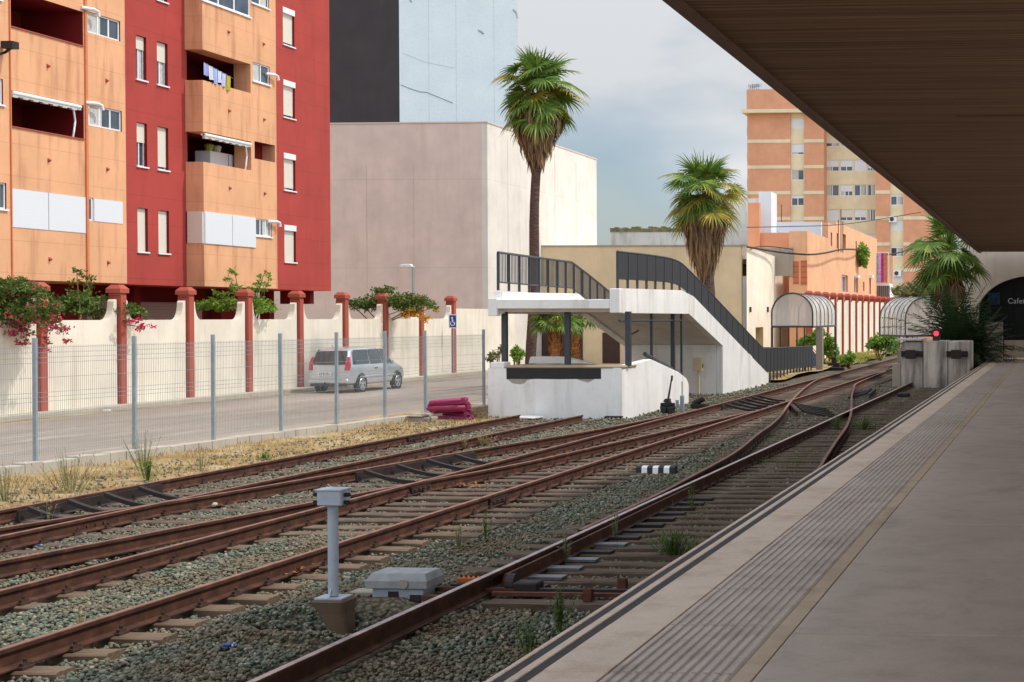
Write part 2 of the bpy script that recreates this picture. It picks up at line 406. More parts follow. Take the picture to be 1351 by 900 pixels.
M['leaf_dusty'] = leafm('dusty_leaf', [rgb(110, 118, 78), rgb(134, 134, 92), rgb(92, 104, 64)], .2)
M['grass_dry'] = leafm('dry_grass', [rgb(180, 156, 108), rgb(206, 182, 134), rgb(152, 126, 82), rgb(186, 148, 92), rgb(116, 120, 66), rgb(140, 110, 70)], .2)
M['magenta'] = leafm('magenta_flower', [rgb(206, 36, 92), rgb(224, 60, 116), rgb(180, 26, 76)], .3)
M['yellow_flower'] = leafm('orange_flower', [rgb(236, 160, 30), rgb(240, 186, 60), rgb(224, 130, 30)], .3)
def bark(name, a, b):
    t = MT(name, .95, 0, .1); w = t.noise(5, 5, .6, (1, 1, 5)); t.col(t.ramp(w, [(.3, a), (.7, b)])); t.bump(w, .8, .03); return t.done()
M['bark'] = bark('palm_bark', rgb(66, 50, 46), rgb(112, 90, 82)); M['bark_orange'] = bark('shaggy_palm_bark', rgb(110, 66, 40), rgb(196, 136, 84))
M['stem'] = bark('stem', rgb(90, 74, 50), rgb(140, 118, 80))
# ================================================================ GROUND
rng = np.random.default_rng(7); random.seed(7)
def sheet(name, x0, x1, y0, y1, z, nx, ny, mat, amp=0, sc=1.0, kind='structure'):
    xs = np.linspace(x0, x1, nx+1); ys = np.linspace(y0, y1, ny+1)
    X, Y = np.meshgrid(xs, ys); Z = np.full_like(X, z)
    if amp:
        Z = Z + np.array([[amp*mnoise.noise(Vector((a*sc, b*sc, 3.1))) for a in xs] for b in ys])
    V = np.stack([X, Y, Z], -1).reshape(-1, 3)
    i = np.arange(nx*ny); r = i//nx; c = i % nx; a = r*(nx+1)+c
    o = raw_mesh(name, V, np.stack([a, a+1, a+nx+2, a+nx+1], 1), mat, smooth=True)
    return tag(o, kind=kind)
t = MT('dry_ground', .95, 0, .1)
z = t.noise(.3, 6, .6, coord='World'); z2 = t.noise(9, 6, .7, coord='World')
q = t.ramp(z, [(.3, rgb(150, 132, 104)), (.7, rgb(186, 170, 140))]); q = t.mix(t.ramp(z2, [(.45, W0(0)), (.7, W0(.6))]), q, rgb(120, 104, 74))
t.col(q); t.bump(z2, .6, .03); M['ground'] = t.done()
t = MT('ochre_verge', .95, 0, .1)
z = t.noise(.8, 6, .65, coord='World'); z2 = t.noise(14, 6, .7, coord='World'); z3 = t.noise(.35, 3, coord='World')
q = t.ramp(z, [(.28, rgb(196, 184, 162)), (.45, rgb(182, 160, 122)), (.6, rgb(156, 126, 86)), (.75, rgb(128, 120, 76))])
q = t.mix(t.ramp(z2, [(.4, W0(0)), (.7, W0(.7))]), q, rgb(112, 92, 56)); t.col(q); t.bump(z2, .9, .04); M['verge'] = t.done()
t = MT('worn_asphalt', .85, 0, .3)
z = t.noise(.35, 6, .6, (1, .25, 1), 'World'); z2 = t.noise(30, 4, .7, coord='World'); z3 = t.noise(1.6, 6, .7, (1, .12, 1), 'World')
q = t.ramp(z, [(.3, rgb(128, 118, 108)), (.7, rgb(166, 154, 142))]); q = t.mix(t.ramp(z2, [(.35, W0(0)), (.75, W0(.3))]), q, rgb(90, 82, 76))
q = t.mix(t.ramp(z3, [(.55, W0(0)), (.7, W0(.35))]), q, rgb(196, 188, 176)); t.col(q); t.bump(z2, .3, .006); M['road'] = t.done()
def paving(name, a, b, stain):
    t = MT(name, .5, 0, .35); z = t.noise(.8, 6, .65, (1, .5, 1), 'World'); z2 = t.noise(60, 3, .6, coord='World'); z3 = t.noise(2.4, 6, .7, coord='World')
    q = t.ramp(z, [(.3, a), (.7, b)]); q = t.mix(t.ramp(z3, [(.5, W0(0)), (.68, W0(.4))]), q, stain)
    q = t.mix(t.ramp(z2, [(.4, W0(0)), (.7, W0(.15))]), q, rgb(60, 54, 50))
    vv = t.n('ShaderNodeTexVoronoi'); vv.inputs['Scale'].default_value = 1.7; gg = t.n('ShaderNodeNewGeometry'); t.l(gg.outputs['Position'], vv.inputs['Vector'])
    q = t.mix(t.math('MULTIPLY', t.math('LESS_THAN', vv.outputs['Distance'], .032), .55), q, rgb(60, 52, 48))
    z4 = t.noise(1.1, 8, .8, (1, .35, 1), 'World'); q = t.mix(t.ramp(z4, [(.56, W0(0)), (.66, W0(.35))]), q, tuple(x*.6 for x in stain[:3])+(1,))
    t.col(q); t.rough(t.ramp(z3, [(.3, W0(.38)), (.7, W0(.62))])); t.bump(z2, .15, .003); return t.done()
M['plat'] = paving('platform_concrete', rgb(184, 169, 156), rgb(205, 189, 175), rgb(148, 132, 120))
M['edge'] = paving('platform_edge_stone', rgb(208, 184, 162), rgb(228, 206, 182), rgb(172, 148, 128))
M['tact'] = paving('tactile_tile', rgb(186, 170, 158), rgb(210, 194, 182), rgb(152, 136, 124))
M['yel'] = paving('faded_yellow_line', rgb(180, 158, 132), rgb(208, 184, 156), rgb(146, 128, 110))
M['groove'] = plain('black_rubber_strip', rgb(58, 54, 56), .8, 0, .25, 20)

tag(sheet('ground', -600, 600, -60, 1500, -.22, 8, 8, M['ground']))
tag(sheet('road', -27.35, -18.05, 8, 130, -.05, 4, 30, M['road']))
mb = MB(); mb.box(-28.6, -27.35, 8, 130, -.2, .06)
for k in range(95): mb.box(-27.5, -27.36, 8+k*1.0, 8.96+k*1.0, -.2, .075)
tag(mb.build('pavement', M['kerb']), kind='structure')
tag(sheet('gutter_dirt', -27.34, -27.0, 8, 130, -.044, 3, 200, M['verge'], .004, 2.0))
tag(sheet('verge', -18.2, -14.05, 6, 45, .0, 40, 300, M['verge'], .07, 1.3))
tag(sheet('grass_bank', -18.05, -11.4, 61.5, 150, .12, 16, 60, M['verge'], .25, .3))
tag(sheet('yard', -18.04, -15.2, 45, 61, -.03, 4, 4, M['concrete']))

def cat(pts, n=10):
    """smooth curve through points"""
    P = [Vector(p) for p in pts]; P = [P[0]*2-P[1]] + P + [P[-1]*2-P[-2]]; out = []
    for i in range(1, len(P)-2):
        for k in range(n):
            t = k/n; a, b, c, d = P[i-1:i+3]
            out.append(.5*((2*b)+(c-a)*t+(2*a-5*b+4*c-d)*t*t+(3*b-a-3*c+d)*t**3))
    out.append(P[-2]); return out
def px(lst): return [pt(u, v, Z=.17) for u, v in lst]
XA, XB, XR, Xa, Xb = -9.72, -8.0, -5.56, -13.75, -12.12
c_path = cat([Vector((-14.4, 11.0, .17)), Vector((-13.1, 15.2, .17))] + px([(250, 657), (480, 618), (650, 589), (780, 567.6)]) + [Vector((XA-.085, 39.5, .17))])
d_path = cat([Vector((-11.9, 9.5, .17))] + px([(0, 739), (250, 692), (420, 660), (560, 634), (690, 610), (820, 581)]) + [Vector((XB-.085, 40, .17))])
e_path = cat([Vector((XR-.085, 17.6, .17))] + px([(860, 655), (910, 629), (969, 596.5), (1000, 572), (1016, 561), (1030, 548), (1039, 535), (1049, 523), (1064, 509.5), (1081, 499.6)]) + [Vector((XA+.085, 67, .17))])
f_path = cat([Vector((-3.84, 20, .17)), Vector((-3.9, 24, .17))] + px([(1090, 601), (1104, 580), (1117, 561.5), (1122.5, 546), (1123.4, 534), (1123.8, 522), (1126.6, 512), (1133, 504)]) + [Vector((XB+.085, 70, .17))])
def xat(path, y):
    for a, b in zip(path, path[1:]):
        if (a.y-y)*(b.y-y) <= 0 and a.y != b.y: return a.x+(b.x-a.x)*(y-a.y)/(b.y-a.y)
    return path[0].x if y < path[0].y else path[-1].x
M['steel_worn'] = plain('worn_steel_plate', rgb(110, 112, 118), .5, .4, .3, 12)
# ---------------------------------------------------------------- sleepers
SLP = []
def slp(x0, x1, y, w=.24): SLP.append((x0, x1, y, w, random.uniform(-.012, .006), random.uniform(-.012, .012)))
YP0 = pt(740, 790, Z=0).y
y = YP0+.5
while y < 37: slp(min(-6.25, xat(e_path, y)-.45)+random.uniform(-.1, .1), -3.16, y); y += .56
y = 9.2
while y < 37:
    if y < 23: slp(-10.2, -7.15-.38*(y < 18)+random.uniform(-.06, .06), y+.1)
    else: slp(xat(c_path, y)-.42, -7.15+random.uniform(-.1, .1), y+.1)
    y += .6
while y < 51: slp(-10.5+random.uniform(-.1, .1), -3.2, y); y += .6
while y < 110:
    slp(-10.5, max(-7.1, xat(f_path, min(y, 69))+.5), y)
    if y < 57: slp(-6.4, -3.2, y+.2)
    y += .6
y = 11
while y < 38.6:
    slp(-14.5, -10.75 if y < 22.5 else -11.95, y); y += .62
n_sl = 0
me_cache = []
def sleeper_mesh(L, w):
    m = MB(); m.box(0, L, -w/2, w/2, -.16, 0)
    # weathered: a few notches on the edges
    return m
lab = lambda x0, x1, y: ('weathered wooden sleeper under the platform-side track and its points', 'platform-side track sleepers') if x1 > -4 else (
    ('weathered sleeper under the middle running track', 'middle track sleepers') if x1 > -10.6 else ('half-buried sleeper under the dead-end siding beside the verge', 'siding sleepers'))
clip = MB(); clip.box(-.11, .11, -.07, .07, 0, .018); clip.box(-.1, -.07, -.05, .05, .018, .045); clip.box(.07, .1, -.05, .05, .018, .045); clip.tube([(-.085, 0, .04), (-.085, 0, .075)], .016, 6); clip.tube([(.085, 0, .04), (.085, 0, .075)], .016, 6)
clip_me = None
RAILSX = lambda y: [XR, XB, XA] + ([Xa, Xb] if y < 39 else []) + ([xat(c_path, y), xat(d_path, y)] if y < 40 else []) + ([xat(e_path, y)] if 17 < y < 67 else []) + ([xat(f_path, y)] if 27 < y < 70 else [])
for (x0, x1, y, w, dz, dr) in SLP:
    m = MB(); L = x1-x0; k = max(2, int(L/.35)); pr = []
    ph = random.random()*9
    for i in range(k+1):
        xx = x0+L*i/k; a = w/2+.012*mnoise.noise(Vector((xx*3, y*7, ph))); b = w/2+.012*mnoise.noise(Vector((xx*3, y*7+3, ph)))
        zt = dz+.010*mnoise.noise(Vector((xx*4, y, ph+2)))
        sl = (xx-(x0+x1)/2)*dr
        pr.append([(xx, y-a+sl, -.15), (xx, y-a+sl, zt-.015), (xx, y-a+.02+sl, zt), (xx, y+b-.02+sl, zt), (xx, y+b+sl, zt-.015), (xx, y+b+sl, -.15)])
    vs = [p for r_ in pr for p in r_]; fs = []
    for i in range(k):
        for j in range(6): fs.append((i*6+j, i*6+(j+1) % 6, (i+1)*6+(j+1) % 6, (i+1)*6+j))
    fs += [tuple(range(5, -1, -1)), tuple(k*6+j for j in range(6))]
    m.add(vs, fs); la, gr = lab(x0, x1, y)
    o = tag(m.build('sleeper', M['sleeper_pale' if (y < 19 and -10.6 < x1 < -7) else 'sleeper'], loc=((x0+x1)/2, y, 0)), la, 'railway sleeper', gr)
    if y < 34:
        for rx in RAILSX(y):
            if x0+.1 < rx < x1-.1:
                if clip_me is None: c0 = clip.build('rail_fastening', M['clip'], o, local=True); clip_me = c0.data
                else: c0 = link('rail_fastening', clip_me, o)
                c0.location = (rx-(x0+x1)/2, (rx-(x0+x1)/2)*dr, dz+.004); WL[c0.name] = Vector((rx, y, 0))

# ---------------------------------------------------------------- rails
PROF = [(-.07, 0), (.07, 0), (.07, .012), (.016, .03), (.010, .12), (.034, .135), (.035, .164), (.028, .17), (-.028, .17), (-.035, .164), (-.034, .135), (-.010, .12), (-.016, .03), (-.07, .012)]
def rail(path, label, mat, dz=0):
    k = path[0]; m = MB(); m.sweep([Vector((p.x, p.y, dz)) for p in path], PROF)
    return tag(m.build('rail', mat, loc=(k.x, k.y, 0)), label, 'rail')
def straight(x, y0, y1, wob=.012): 
    n = max(2, int((y1-y0)/1.5)); return [Vector((x+wob*mnoise.noise(Vector((x, (y0+(y1-y0)*i/n)*.2, 0))), y0+(y1-y0)*i/n, 0)) for i in range(n+1)]
Y1END = yX(1203, XR, 504)
rail(straight(XR, 7, Y1END), 'long rail nearest the platform with a shiny worn top, ending at the buffer stop', M['rail_worn'])
rail(straight(-3.87, 7, Y1END), 'rail tucked right against the platform edge', M['rail_worn'], -.002)
rail(straight(XB, 6, 120), 'right rail of the middle track, running on past the buffer stop', M['rail'], .0015)
rail(straight(XA, 6, 120), 'left rail of the middle track, passing behind the grey signal post', M['rail'], .003)
rail(straight(Xa, 9, pt(685, 546, X=Xa).y), 'leftmost rail of the siding, along the dry verge', M['rail'])
rail(straight(Xb, 9, pt(768, 546.5, X=Xb).y), 'second rail of the siding, ending against the low white wall', M['rail'], .003)
rail(c_path, 'further of the two curved rails branching left off the middle track towards the siding', M['rail'], -.003)
rail(d_path, 'curved rail branching left off the middle track, the nearer one of the two', M['rail'], -.005)
rail(e_path, 'curving crossover rail from the platform track to the middle track, left one', M['rail'], -.003)
rail(f_path, 'curving crossover rail hugging the platform edge then swinging left', M['rail'], -.005)
# guard rails, wing rails and braces of the crossings
def brace_set(label, base, n, dy, dx, ln, side):
    t_ = thing('guard_rail', label, 'guard rail', base)
    m = MB(); p = [(base[0]+dx*k/6*n, base[1]+dy*n*k/6, 0) for k in range(0, 7)]
    m.sweep(p, [(-.045, 0), (.045, 0), (.02, .02), (.016, .15), (-.016, .15), (-.02, .02)]); m.build('check_bar', M['iron'], t_)
    for i in range(n):
        x = base[0]+dx*i+.1*side; y = base[1]+dy*i
        m = MB(); pts = [Vector((x+side*ln*(q/7), y-.28*math.sin(q/7*1.5)+.1, .15*(1-q/7)**1.6+.035)) for q in range(8)]
        m.sweep(pts, [(-.035, -.05), (.035, -.05), (.035, .012), (-.035, .012)]); m.build('brace', M['iron'], t_)
    return t_
brace_set('dark check bar with curved braces where the siding rails split at the left edge', (Xa+.16, yX(8, Xa, 700), 0), 4, .8, .0, 1.0, 1)
brace_set('dark check bar with four curved braces in the middle of the siding', (xat(c_path, 23.9)+.17, 23.9, 0), 4, .95, .12, 1.0, 1)
brace_set('dark check bar with curved braces left of the far crossing', (XA+.16, yX(945, XA, 545), 0), 6, .95, 0, .9, 1)
tq = brace_set('fanned dark braces beside the curved crossover rail', (-6.95, 40.2, 0), 5, .85, -.2, 1.0, 1)
brace_set('small check bar inside the far curve of the crossover', (-6.15, 49.5, 0), 4, .9, -.06, .6, -1)
def fishplate(label, X, Y, side, ang=0):
    t_ = thing('fishplate', label, 'fishplate', (X, Y, 0)); m = MB()
    m.box(X+side*.02, X+side*.055, Y-.35, Y+.35, .035, .12); m.build('plate', M['iron'], t_)
    for k in range(4): m = MB(); m.tube([(X+side*.055, Y-.26+k*.17, .078), (X+side*.085, Y-.26+k*.17, .078)], .018, 6); m.build('bolt', M['rust'], t_)
fishplate('bolted joint plate on the middle track left rail near frame centre', XA, yX(552, XA, 630), 1)
fishplate('bolted joint plate on the middle track right rail below it', XB, yX(655, XB, 655), 1)
fishplate('bolted joint plate on the leftmost siding rail', Xa, yX(545, Xa, 572), 1)
fishplate('bolted joint plate on the leftmost siding rail near the left edge', Xa, yX(140, Xa, 650), 1)
fishplate('bolted joint plate on the siding crossing at the far left', Xb-.05, 18.2, 1)
fishplate('bolted joint plate on the crossing right of frame centre', XA+.2, yX(680, XA, 614), 1)
# switch blades and slide plates of the near points
t_ = thing('railway_points', 'near points of the platform track with sliding blades and tie bars between sleepers', 'railway points', (-4.7, 13.6, 0))
m = MB()
YQ = YP0-12.85
bl = [(XR+.13+.0*k, YQ+13.3+k*.9, 0) for k in range(3)] + [(XR+.12, YQ+17.0, 0), (XR+.085, YQ+21, 0)]
m.sweep(bl, [(-.05, .02), (.05, .02), (.02, .04), (.015, .15), (-.02, .15)]); m.build('blade', M['rail_worn'], t_)
for k, yy in enumerate([YP0+.5+.56*i for i in range(14)]):
    m = MB(); m.box(XR+.16, XR+.52, yy-.09, yy+.09, .004, .032); m.build('slide_plate', M['steel_worn'] if k in (1,2,3,5) else M['iron'], t_)
m = MB(); m.box(-6.3, -3.2, YQ+13.02, YQ+13.1, .02, .06); m.build('tie_bar', M['iron'], t_)
m = MB(); m.box(-5.4, -3.2, YQ+12.84, YQ+12.9, .02, .055); m.build('tie_bar', M['rust'], t_)
m = MB(); m.box(-5.35, -3.16, YQ+12.5, YQ+12.74, -.12, .012); m.build('timber', M['sleeper'], t_)
for xx, yy in ((-4.25, YQ+13.25), (-4.42, YQ+12.7)):
    m = MB(); m.box(xx-.02, xx+.05, yy-.04, yy+.04, .02, .13); m.box(xx-.03, xx+.06, yy-.06, yy-.045, .01, .14); m.build('bracket', M['rust'], t_, bevel=.01)
m = MB(); m.tube([(XR+.22, YQ+13.12, .08), (XR+.30, YQ+13.12, .08)], .11, 16); m.build('roller', M['iron'], t_)
m = MB(); m.box(XR+.3, XR+.55, YQ+13.0, YQ+13.2, .0, .12); m.build('lock_box', M['iron'], t_, bevel=.015)
t_ = thing('rodding', 'orange rusty connecting plates just left of the shiny rail at the points', 'point rodding', (-6.05, 13.3, 0))
pr_ = pt(618, 768, Z=0); t_.location = pr_; WL[t_.name] = pr_.copy(); QX, QY = pr_.x, pr_.y
m = MB(); m.box(QX-.1, QX+.15, QY-.05, QY+.1, .0, .045); m.build('plate', M['orange_rust'], t_)
m = MB(); m.box(QX-.16, QX+.2, QY-.12, QY+.16, -.04, -.002); m.build('base', M['iron'], t_)
for k in range(5): m = MB(); m.tube([(QX-.08+.05*k, QY+.02, .045), (QX-.08+.05*k, QY+.02, .07)], .014, 6); m.build('bolt', M['rust'], t_)

# ---------------------------------------------------------------- ballast
HOLE = (pt(438, 815, Z=0).x, pt(438, 815, Z=0).y)
def bed_h(x, y):
    h = -.085 + .03*mnoise.noise(Vector((x*.9, y*.9, 1.3)))
    if x < -10.6: h += .035
    if -9.3 < x < -8.2: h += .095*max(0, min(1, (19.5-y)/2.5))          # ballast heaped over the sleepers of the middle track
    if -7.1 < x < -6.1: h += .04
    d = math.hypot(x-HOLE[0]-.03, (y-HOLE[1])*1.1)
    if d < .75: h -= .30*(1-(d/.75)**2)
    elif d < 1.15: h += .06*math.sin((d-.75)/.4*math.pi)
    return h
xs = np.linspace(-14.3, -3.0, 114); ys = np.concatenate([np.linspace(7, 24, 190), np.linspace(24.2, 62, 150), np.linspace(62.5, 130, 60)])
Zg = np.array([[bed_h(a, b) for a in xs] for b in ys]); Xg, Yg = np.meshgrid(xs, ys)
i = np.arange((len(xs)-1)*(len(ys)-1)); r_ = i//(len(xs)-1); c_ = i % (len(xs)-1); a_ = r_*len(xs)+c_
tag(raw_mesh('ballast_bed', np.stack([Xg, Yg, Zg], -1).reshape(-1, 3), np.stack([a_, a_+1, a_+len(xs)+1, a_+len(xs)], 1), M['bed'], smooth=True), kind='structure')

ico = np.array([(math.cos(2*math.pi*k/5)*.894, math.sin(2*math.pi*k/5)*.894, .447) for k in range(5)] + [(math.cos(2*math.pi*(k+.5)/5)*.894, math.sin(2*math.pi*(k+.5)/5)*.894, -.447) for k in range(5)] + [(0, 0, 1), (0, 0, -1)])
icf = [(10, k, (k+1) % 5) for k in range(5)] + [(11, 5+(k+1) % 5, 5+k) for k in range(5)] + [(k, 5+k, (k+1) % 5) for k in range(5)] + [(5+k, 5+(k+1) % 5, (k+1) % 5) for k in range(5)]
icf = np.array(icf)
def rot_rand(n):
    q = rng.normal(size=(n, 4)); q /= np.linalg.norm(q, axis=1)[:, None]; w, x, y, z = q.T
    return np.stack([np.stack([1-2*(y*y+z*z), 2*(x*y-z*w), 2*(x*z+y*w)], -1), np.stack([2*(x*y+z*w), 1-2*(x*x+z*z), 2*(y*z-x*w)], -1), np.stack([2*(x*z-y*w), 2*(y*z+x*w), 1-2*(x*x+y*y)], -1)], 1)
def stones(name, P, size, mat):
    n = len(P); tpl = ico[None]*(1+rng.uniform(-.38, .38, (12, 12, 1)))
    T = tpl[rng.integers(0, 12, n)]*rng.uniform(.55, 1.15, (n, 1, 3))*size[:, None, None]
    T = np.einsum('nij,nkj->nki', rot_rand(n), T)
    T[:, :, 2] *= .8
    V = (T + P[:, None, :]).reshape(-1, 3)
    Fq = (icf[None]+(np.arange(n)*12)[:, None, None]).reshape(-1, 3)
    return raw_mesh(name, V, Fq, mat)
def field(x0, x1, y0, y1, dens):
    n = int((x1-x0)*(y1-y0)*dens); return np.stack([rng.uniform(x0, x1, n), rng.uniform(y0, y1, n)], 1)
pts2 = np.concatenate([field(-14.2, -3.02, 9.3, 16, 760), field(-14.2, -3.02, 16, 24, 430), field(-14.2, -3.02, 24, 36, 190), field(-14.2, -3.02, 36, 60, 50)])
pts2 = pts2[(pts2[:, 0] > -.745*pts2[:, 1]-2.0)]
keep = np.ones(len(pts2), bool)
for (x0, x1, y, w, dz, dr) in SLP:
    on = (np.abs(pts2[:, 1]-y) < w/2+.02) & (pts2[:, 0] > x0) & (pts2[:, 0] < x1)
    if y < 18.5 and x1 < -7 and x1 > -10.5: on &= ~((pts2[:, 0] < -8.2) & (pts2[:, 0] > -9.3))
    if x1 < -10.6: on &= rng.random(len(pts2)) < .45
    on &= rng.random(len(pts2)) < (.95 if x1 > -4 else .72)
    keep &= ~on
for yy in np.unique(np.round(pts2[:, 1])):
    sel = np.abs(pts2[:, 1]-yy) <= .5
    for rx in RAILSX(yy): keep &= ~(sel & (np.abs(pts2[:, 0]-rx) < .085))
pmx = pt(482, 790, Z=0)
keep &= ~((pts2[:, 0] > pmx.x-.05) & (pts2[:, 0] < pmx.x+.85) & (pts2[:, 1] > pmx.y-.28) & (pts2[:, 1] < pmx.y+.5))
pts2 = pts2[keep]; n = len(pts2)
sz = rng.uniform(.013, .029, n)*np.where(pts2[:, 1] > 24, 1.35, 1)*np.where(pts2[:, 1] > 36, 1.25, 1)
zz = np.array([bed_h(a, b) for a, b in pts2]) + sz*.5 + rng.uniform(0, .028, n)
tag(stones('ballast_stones', np.column_stack([pts2, zz]), sz, M['stone']), kind='stuff')
# strip of fine ballast on the wall side
p3 = field(-16.2, -13.9, 14, 42, 45); sz = rng.uniform(.012, .035, len(p3))
tag(stones('verge_gravel', np.column_stack([p3, .02+0*p3[:, 0]+rng.uniform(-.03, .03, len(p3))]), sz, M['stone']), kind='stuff')

# ================================================================ PLATFORM
PX = -3.02; PZ = .77
mb = MB(); mb.box(PX+.03, 9, -12, 71, -.3, PZ-.062); tag(mb.build('platform', M['concrete']), kind='structure')
def slabrow(name, x0, x1, z0, z1, mat, pitch, y0=-2, y1=70.8, gap=.008, bev=.004, off=0):
    m = MB(); y = y0+off
    while y < y1:
        m.box(x0, x1, y+gap/2, min(y+pitch, y1)-gap/2, z0, z1+random.uniform(-.0012, .0012)); y += pitch
    return tag(m.build(name, mat, bevel=bev), kind='structure')
J0 = pt(870, 848, Z=PZ).y % 1.26
slabrow('platform_coping', PX, -2.985, .45, PZ, M['edge'], 1.26, -2, gap=.006, off=J0)
slabrow('platform_lip', -2.92, -2.865, PZ-.06, PZ, M['edge'], 1.26, gap=.006, off=J0)
slabrow('platform_edge_paving', -2.795, -2.43, PZ-.06, PZ, M['edge'], 1.26, gap=.012, off=J0)
mb = MB(); mb.box(-2.984, -2.921, -2, 70.8, PZ-.06, PZ-.006); mb.box(-2.864, -2.796, -2, 70.8, PZ-.06, PZ-.006)
tag(mb.build('platform_grip_strip', M['groove']), kind='structure')
slabrow('tactile_base', -2.43, -1.735, PZ-.06, PZ-.008, M['tact'], 1.26, gap=.02, off=J0)
m = MB(); y = J0-2
while y < 70:
    for k in range(11):
        x = -2.395+k*.0625
        m.prism([(x-.019, y+.01, PZ-.008), (x-.012, y+.01, PZ+.003), (x+.012, y+.01, PZ+.003), (x+.019, y+.01, PZ-.008)], (0, 1.225, 0))
    y += 1.26
tag(m.build('tactile_ridges', M['tact']), kind='structure')
slabrow('yellow_line', -1.73, -1.615, PZ-.06, PZ, M['yel'], 1.26, gap=.006, off=J0)
J1 = pt(1200, 833, Z=PZ).y % 4.9
slabrow('platform_paving', -1.61, 9, PZ-.06, PZ, M['plat'], 4.9, -5, gap=.03, off=J1, bev=.006)

# ================================================================ CANOPY
t = MT('board_marked_soffit', .75, 0, .25)
g = t.n('ShaderNodeNewGeometry'); sx = t.n('ShaderNodeSeparateXYZ'); t.l(g.outputs['Position'], sx.inputs[0])
z = t.noise(2.6, 7, .8, (.07, 5.5, 1), 'World'); z2 = t.noise(.5, 3, coord='World')
fr = t.math('MODULO', t.math('ADD', sx.outputs[1], 100), .16); ln = t.math('LESS_THAN', fr, .018)
q = t.ramp(z, [(.28, rgb(40, 27, 21)), (.5, rgb(114, 86, 66)), (.70, rgb(160, 126, 98))]); q = t.mix(t.math('MULTIPLY', ln, .55), q, rgb(30, 20, 16))
t.col(q); t.bump(z, .8, .03); t.bump(fr, .25, .01); M['soffit'] = t.done()
CZ = zY(1120, 333, 70) ; CXE = pt(1291, 332, Y=70).x
can = thing('platform_canopy', 'huge dark brown board-marked canopy over the platform', 'canopy', (CXE, 70, CZ))
mb = MB(); mb.box(CXE+.14, 7.5, -14, 70, CZ, CZ+.35); mb.build('soffit', M['soffit'], can)
mb = MB(); mb.box(CXE, CXE+.135, -14, 70.02, CZ-.05, CZ+.5); mb.build('fascia', plain('canopy_fascia', rgb(96, 72, 62), .7, 0, .2, 3), can)
mb = MB(); mb.box(-1.5, 1.2, 22.4, 22.46, CZ-.01, CZ+.02); mb.build('joint_strip', M['soffit'], can)
# ================================================================ CAFE WALL
st = thing('station_building', 'pale station wall with a dark arched cafe opening at the platform end', 'building', (-1, 71, 0))
def arch_wall(mb, x0, x1, z0, z1, cx, a, zs, b, y0, y1, n=28):
    xs = [cx-a*math.cos(math.pi*i/n) for i in range(n+1)]; zs_ = [zs+b*math.sin(math.pi*i/n) for i in range(n+1)]
    mb.box(x0, cx-a, y0, y1, z0, z1); mb.box(cx+a, x1, y0, y1, z0, z1)
    for i in range(n):
        mb.prism([(xs[i], y0, zs_[i]), (xs[i+1], y0, zs_[i+1]), (xs[i+1], y0, z1), (xs[i], y0, z1)], (0, y1-y0, 0))
AY = 70.9
cxa = pt(1366, 363, Y=AY).x; aa = cxa-pt(1291, 400, Y=AY).x; bb = zY(1366, 363.5, AY)-zY(1293, 410, AY)
mb = MB(); arch_wall(mb, CXE-.9, 7.6, -.2, CZ+.8, cxa, aa, zY(1293, 410, AY), bb, AY, AY+.5)
mb.build('wall', plaster('station_stucco', rgb(214, 204, 190), rgb(140, 124, 104), .3, None, .3, .3), st)
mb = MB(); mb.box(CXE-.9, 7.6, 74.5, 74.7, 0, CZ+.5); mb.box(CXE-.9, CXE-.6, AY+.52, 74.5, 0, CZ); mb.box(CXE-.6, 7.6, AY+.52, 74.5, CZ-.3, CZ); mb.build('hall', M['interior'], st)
mb = MB()
for k in range(5): mb.box(cxa-aa+.4+k*1.2, cxa-aa+.46+k*1.2, 73.2, 73.26, PZ, 4.5)
mb.box(cxa-aa, cxa+aa, 73.2, 73.26, 3.05, 3.12); mb.build('glazing_bar', M['black'], st)
mb = MB(); mb.box(cxa-aa-.3, cxa+aa+.3, 73.28, 73.3, PZ, CZ-.35); mb.build('glass_front', plain('dark_tinted_glass', rgb(26, 20, 20), .35, 0, .3, 2, spec=.25), st)
mb = MB(); mb.box(pt(1325, 460, Y=70.2).x, 3, 70.2, 70.6, PZ, zY(1330, 449, 70.2)); mb.build('step_wall', M['concrete'], st)
mb = MB(); mb.box(pt(1303, 390, Y=73).x, pt(1319, 390, Y=73).x, 73.1, 73.15, zY(1310, 402, 73), zY(1310, 386, 73)); mb.build('poster', plain('blue_poster', rgb(40, 84, 120), .5, 0, .5, 4), st)
cu = bpy.data.curves.new('cafe_text', 'FONT'); cu.body = 'Cafetería'; cu.size = .36; cu.extrude = .015; cu.space_character = 1.05
tmp = bpy.data.objects.new('tmp_text', cu); COL.objects.link(tmp); bpy.context.view_layer.update()
me = bpy.data.meshes.new_from_object(tmp.evaluated_get(bpy.context.evaluated_depsgraph_get())); bpy.data.objects.remove(tmp)
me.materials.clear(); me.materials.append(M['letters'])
p = pt(1329.5, 400.5, Y=71.9)
sg = link('cafe_sign', me, None, p); sg.rotation_euler = (math.pi/2, 0, 0)
tag(sg, 'pale grey Cafetería lettering hanging in the dark arch', 'sign')
# side wall of the station under the canopy, outside the picture to the right

